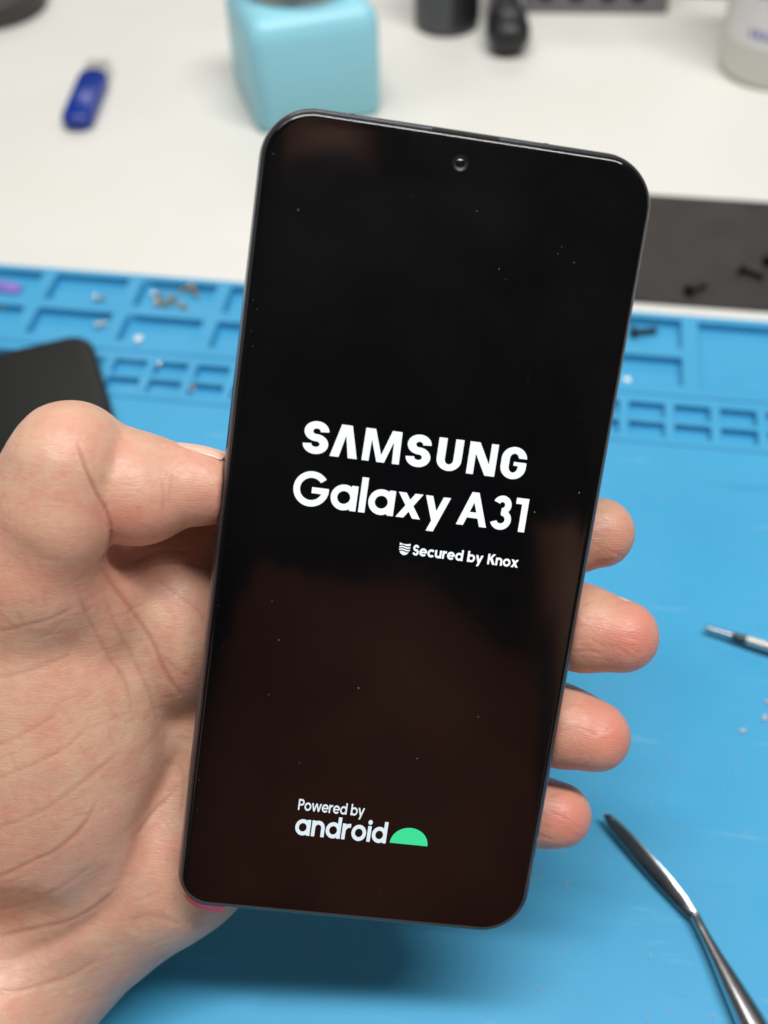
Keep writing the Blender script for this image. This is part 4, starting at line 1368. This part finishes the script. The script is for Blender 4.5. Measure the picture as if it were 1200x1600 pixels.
# --- nails
M['nail'] = material('nail', srgb(226, 178, 160), 0.28, spec=0.5)
M['nail'].node_tree.nodes['Principled BSDF'].inputs['Subsurface Weight'].default_value = 0.15
M['nail'].node_tree.nodes['Principled BSDF'].inputs['Subsurface Scale'].default_value = 0.001
def nail(centre, axis, normal, width, length, curve):
    a = Vector(axis).normalized(); n = Vector(normal); n = (n - a*n.dot(a)).normalized(); s = a.cross(n)
    c = Vector(centre)
    b = bmesh.new()
    nu, nvv = 10, 8
    G = {}
    for lay, off in ((0, 0.0), (1, -0.45)):
        for i in range(nu+1):
            for j in range(nvv+1):
                u = -1 + 2*i/nu; v = -1 + 2*j/nvv
                end = 1 - 0.22*u*u if v > 0 else 1 - 0.12*u*u
                th = u*math.radians(62)
                p = c + s*(math.sin(th)/math.sin(math.radians(62))*width/2) + a*(v*length/2*end) + n*((math.cos(th)-1)*curve + off - 0.9*max(0, v)**2 - 0.5*max(0, -v)**3)
                G[lay, i, j] = b.verts.new(p/1000)
    for i in range(nu):
        for j in range(nvv):
            b.faces.new((G[0,i,j], G[0,i+1,j], G[0,i+1,j+1], G[0,i,j+1])); b.faces.new((G[1,i,j], G[1,i,j+1], G[1,i+1,j+1], G[1,i+1,j]))
    for i in range(nu):
        b.faces.new((G[0,i,0], G[1,i,0], G[1,i+1,0], G[0,i+1,0])); b.faces.new((G[0,i,nvv], G[0,i+1,nvv], G[1,i+1,nvv], G[1,i,nvv]))
    for j in range(nvv):
        b.faces.new((G[0,0,j], G[0,0,j+1], G[1,0,j+1], G[1,0,j])); b.faces.new((G[0,nu,j], G[1,nu,j], G[1,nu,j+1], G[0,nu,j+1]))
    bmesh.ops.recalc_face_normals(b, faces=b.faces[:])
    return link_mesh('nail', b, M['nail'], hand, 60)
# thumb nail lies on the upper far side
ta, tb = Q(205, 757, -7), Q(322, 762, -7.5)
tax = (tb - ta)/np.linalg.norm(tb - ta)
tn = np.array([0.10, 0.88, -0.40]); tn -= tax*(tn @ tax); tn /= np.linalg.norm(tn)
nail(ta + (tb-ta)*0.86 + tn*8.45, tax - 0.10*tn, tn, 11.5, 13.5, 4.4)
NN = [np.array([0.35, 0.35, -0.9]), np.array([0.25, 0.72, -0.62]), np.array([0.25, 0.60, -0.72]), np.array([0.3, 0.45, -0.8])]
for (c, d, ax, r), n0, lift in zip(FDIR, NN, (-0.25, 0.0, -0.1, -0.25)):
    n0 = n0 - ax*(n0 @ ax); n0 /= np.linalg.norm(n0)
    nail(d - ax*1.2 + n0*(r[3] + lift), ax - 0.12*n0, n0, r[3]*1.35, 9.5, 3.6)

# ------------------------------------------------------------------ person behind the camera, seen as a dim reflection in the screen
VOX = 9.0
LO = np.array([-420.0, -760.0, -260.0]); HI = np.array([520.0, -60.0, 1180.0])
GN = np.ceil((HI - LO)/VOX).astype(int) + 1
GX = [(LO[a] + np.arange(GN[a])*VOX).astype(np.float32) for a in range(3)]
cx, cy = 130.0, -520.0
body = Field()
body.ell((cx, cy, 60), (165, 115, 330), None, 60)
body.ell((cx, cy, 380), (185, 120, 240), None, 60)
body.ell((cx, cy, 560), (185, 115, 180), None, 60)
body.cone((cx - 165, cy, 715), (cx + 165, cy, 715), 66, 66, 60)
body.cone((cx, cy + 5, 730), (cx, cy + 22, 880), 58, 54, 30)
body.ell((cx, cy + 30, 960), (74, 94, 118), None, 20)                       # skull and face
body.ell((cx, cy + 60, 895), (50, 55, 55), None, 25)                        # jaw
body.cone((cx, cy + 122, 960), (cx, cy + 138, 930), 9, 14, 12)              # nose
for s_ in (-1, 1):
    body.ell((cx + s_*76, cy + 20, 955), (9, 22, 32), None, 8)              # ears
    body.ell((cx + s_*30, cy + 122, 972), (16, 12, 11), None, 10, True)     # eye sockets
body.ell((cx, cy + 128, 898), (26, 10, 5), None, 6, True)                   # mouth
fe = (PM @ Vector(Q(-190, 1710, 0)/1000)) * 1000                           # where the forearm of the holding hand ends
elb = np.array([-215.0, -330.0, 175.0])
body.cone((cx - 178, cy, 710), elb, 58, 46, 40); body.cone(elb, (fe.x, fe.y, fe.z), 44, 25, 20)
body.cone((cx + 182, cy, 710), (cx + 235, cy - 10, 400), 58, 46, 40); body.cone((cx + 235, cy - 10, 400), (cx + 225, cy + 60, 150), 43, 32, 20)
body.cone((cx + 225, cy + 60, 150), (cx + 218, cy + 85, 60), 36, 30, 20)
for k_ in range(4): body.cone((cx + 205 + k_*9, cy + 90 + k_*4, 50), (cx + 200 + k_*9, cy + 100 + k_*4, -20 + abs(k_-1.3)*9), 10, 8, 3)
body.cone((cx + 205, cy + 105, 75), (cx + 190, cy + 135, 25), 11, 9, 6)
PV, PF = surface_nets(body.d)
PV = LO + PV*VOX
PV = relax(PV, PF, 8)
pme = quads_mesh('person', PV/1000, PF)
M['shirt'] = material('dark_shirt', srgb(30, 32, 38), 0.85)
M['bare_skin'] = material('bare_skin', srgb(206, 152, 126), 0.5)
M['added_apron'] = material('added_apron_brown', srgb(176, 108, 78), 0.7)  # brown chosen for the warm reflection it puts in the screen
vary(M['added_apron'], srgb(184, 116, 84), srgb(150, 88, 62), 12)
M['hair'] = material('dark_hair', srgb(34, 26, 22), 0.6)
person = link_data('person', pme, M['shirt'], None, 180)
pme.materials.append(M['bare_skin'])
pc = PV[PF].mean(1)
skin_f = (pc[:, 2] > 800) | ((pc[:, 0] < -90) & (pc[:, 1] > -345) & (pc[:, 2] < 260)) | ((pc[:, 0] > 300) & (pc[:, 2] < 390))
pme.polygons.foreach_set('material_index', skin_f.astype(np.int32))
tag(person, 'person in dark top and added brown bib, seen only reflected in the phone screen', 'person')
def wrap_patch(name, mt_, keep, off):
    sel = keep(pc); F2 = PF[sel]
    used, inv = np.unique(F2, return_inverse=True)
    nn = np.empty(len(PV)*3, np.float32); pme.vertices.foreach_get('normal', nn); nn = nn.reshape(-1, 3)
    m2 = quads_mesh(name, (PV[used] + nn[used]*off)/1000, inv.reshape(F2.shape))
    return link_data(name, m2, mt_, person, 180)
wrap_patch('added_apron', M['added_apron'], lambda c: (c[:, 1] > cy + 5) & (np.abs(c[:, 0] - cx) < 175 - np.clip(c[:, 2] - 140, 0, 200)*0.35) & (c[:, 2] < 325 - 0.42*np.clip(c[:, 0] - 95, 0, 400) + 10*np.sin(c[:, 0]*0.05)) & (c[:, 0] > -75), 4.0)  # bib added and cut on a slant for the brown screen reflection
wrap_patch('hair', M['hair'], lambda c: ((c[:, 2] > 1022) | ((c[:, 2] > 920) & (c[:, 1] < cy + 15))) & (np.abs(c[:, 0] - cx) < 90), 9.0)
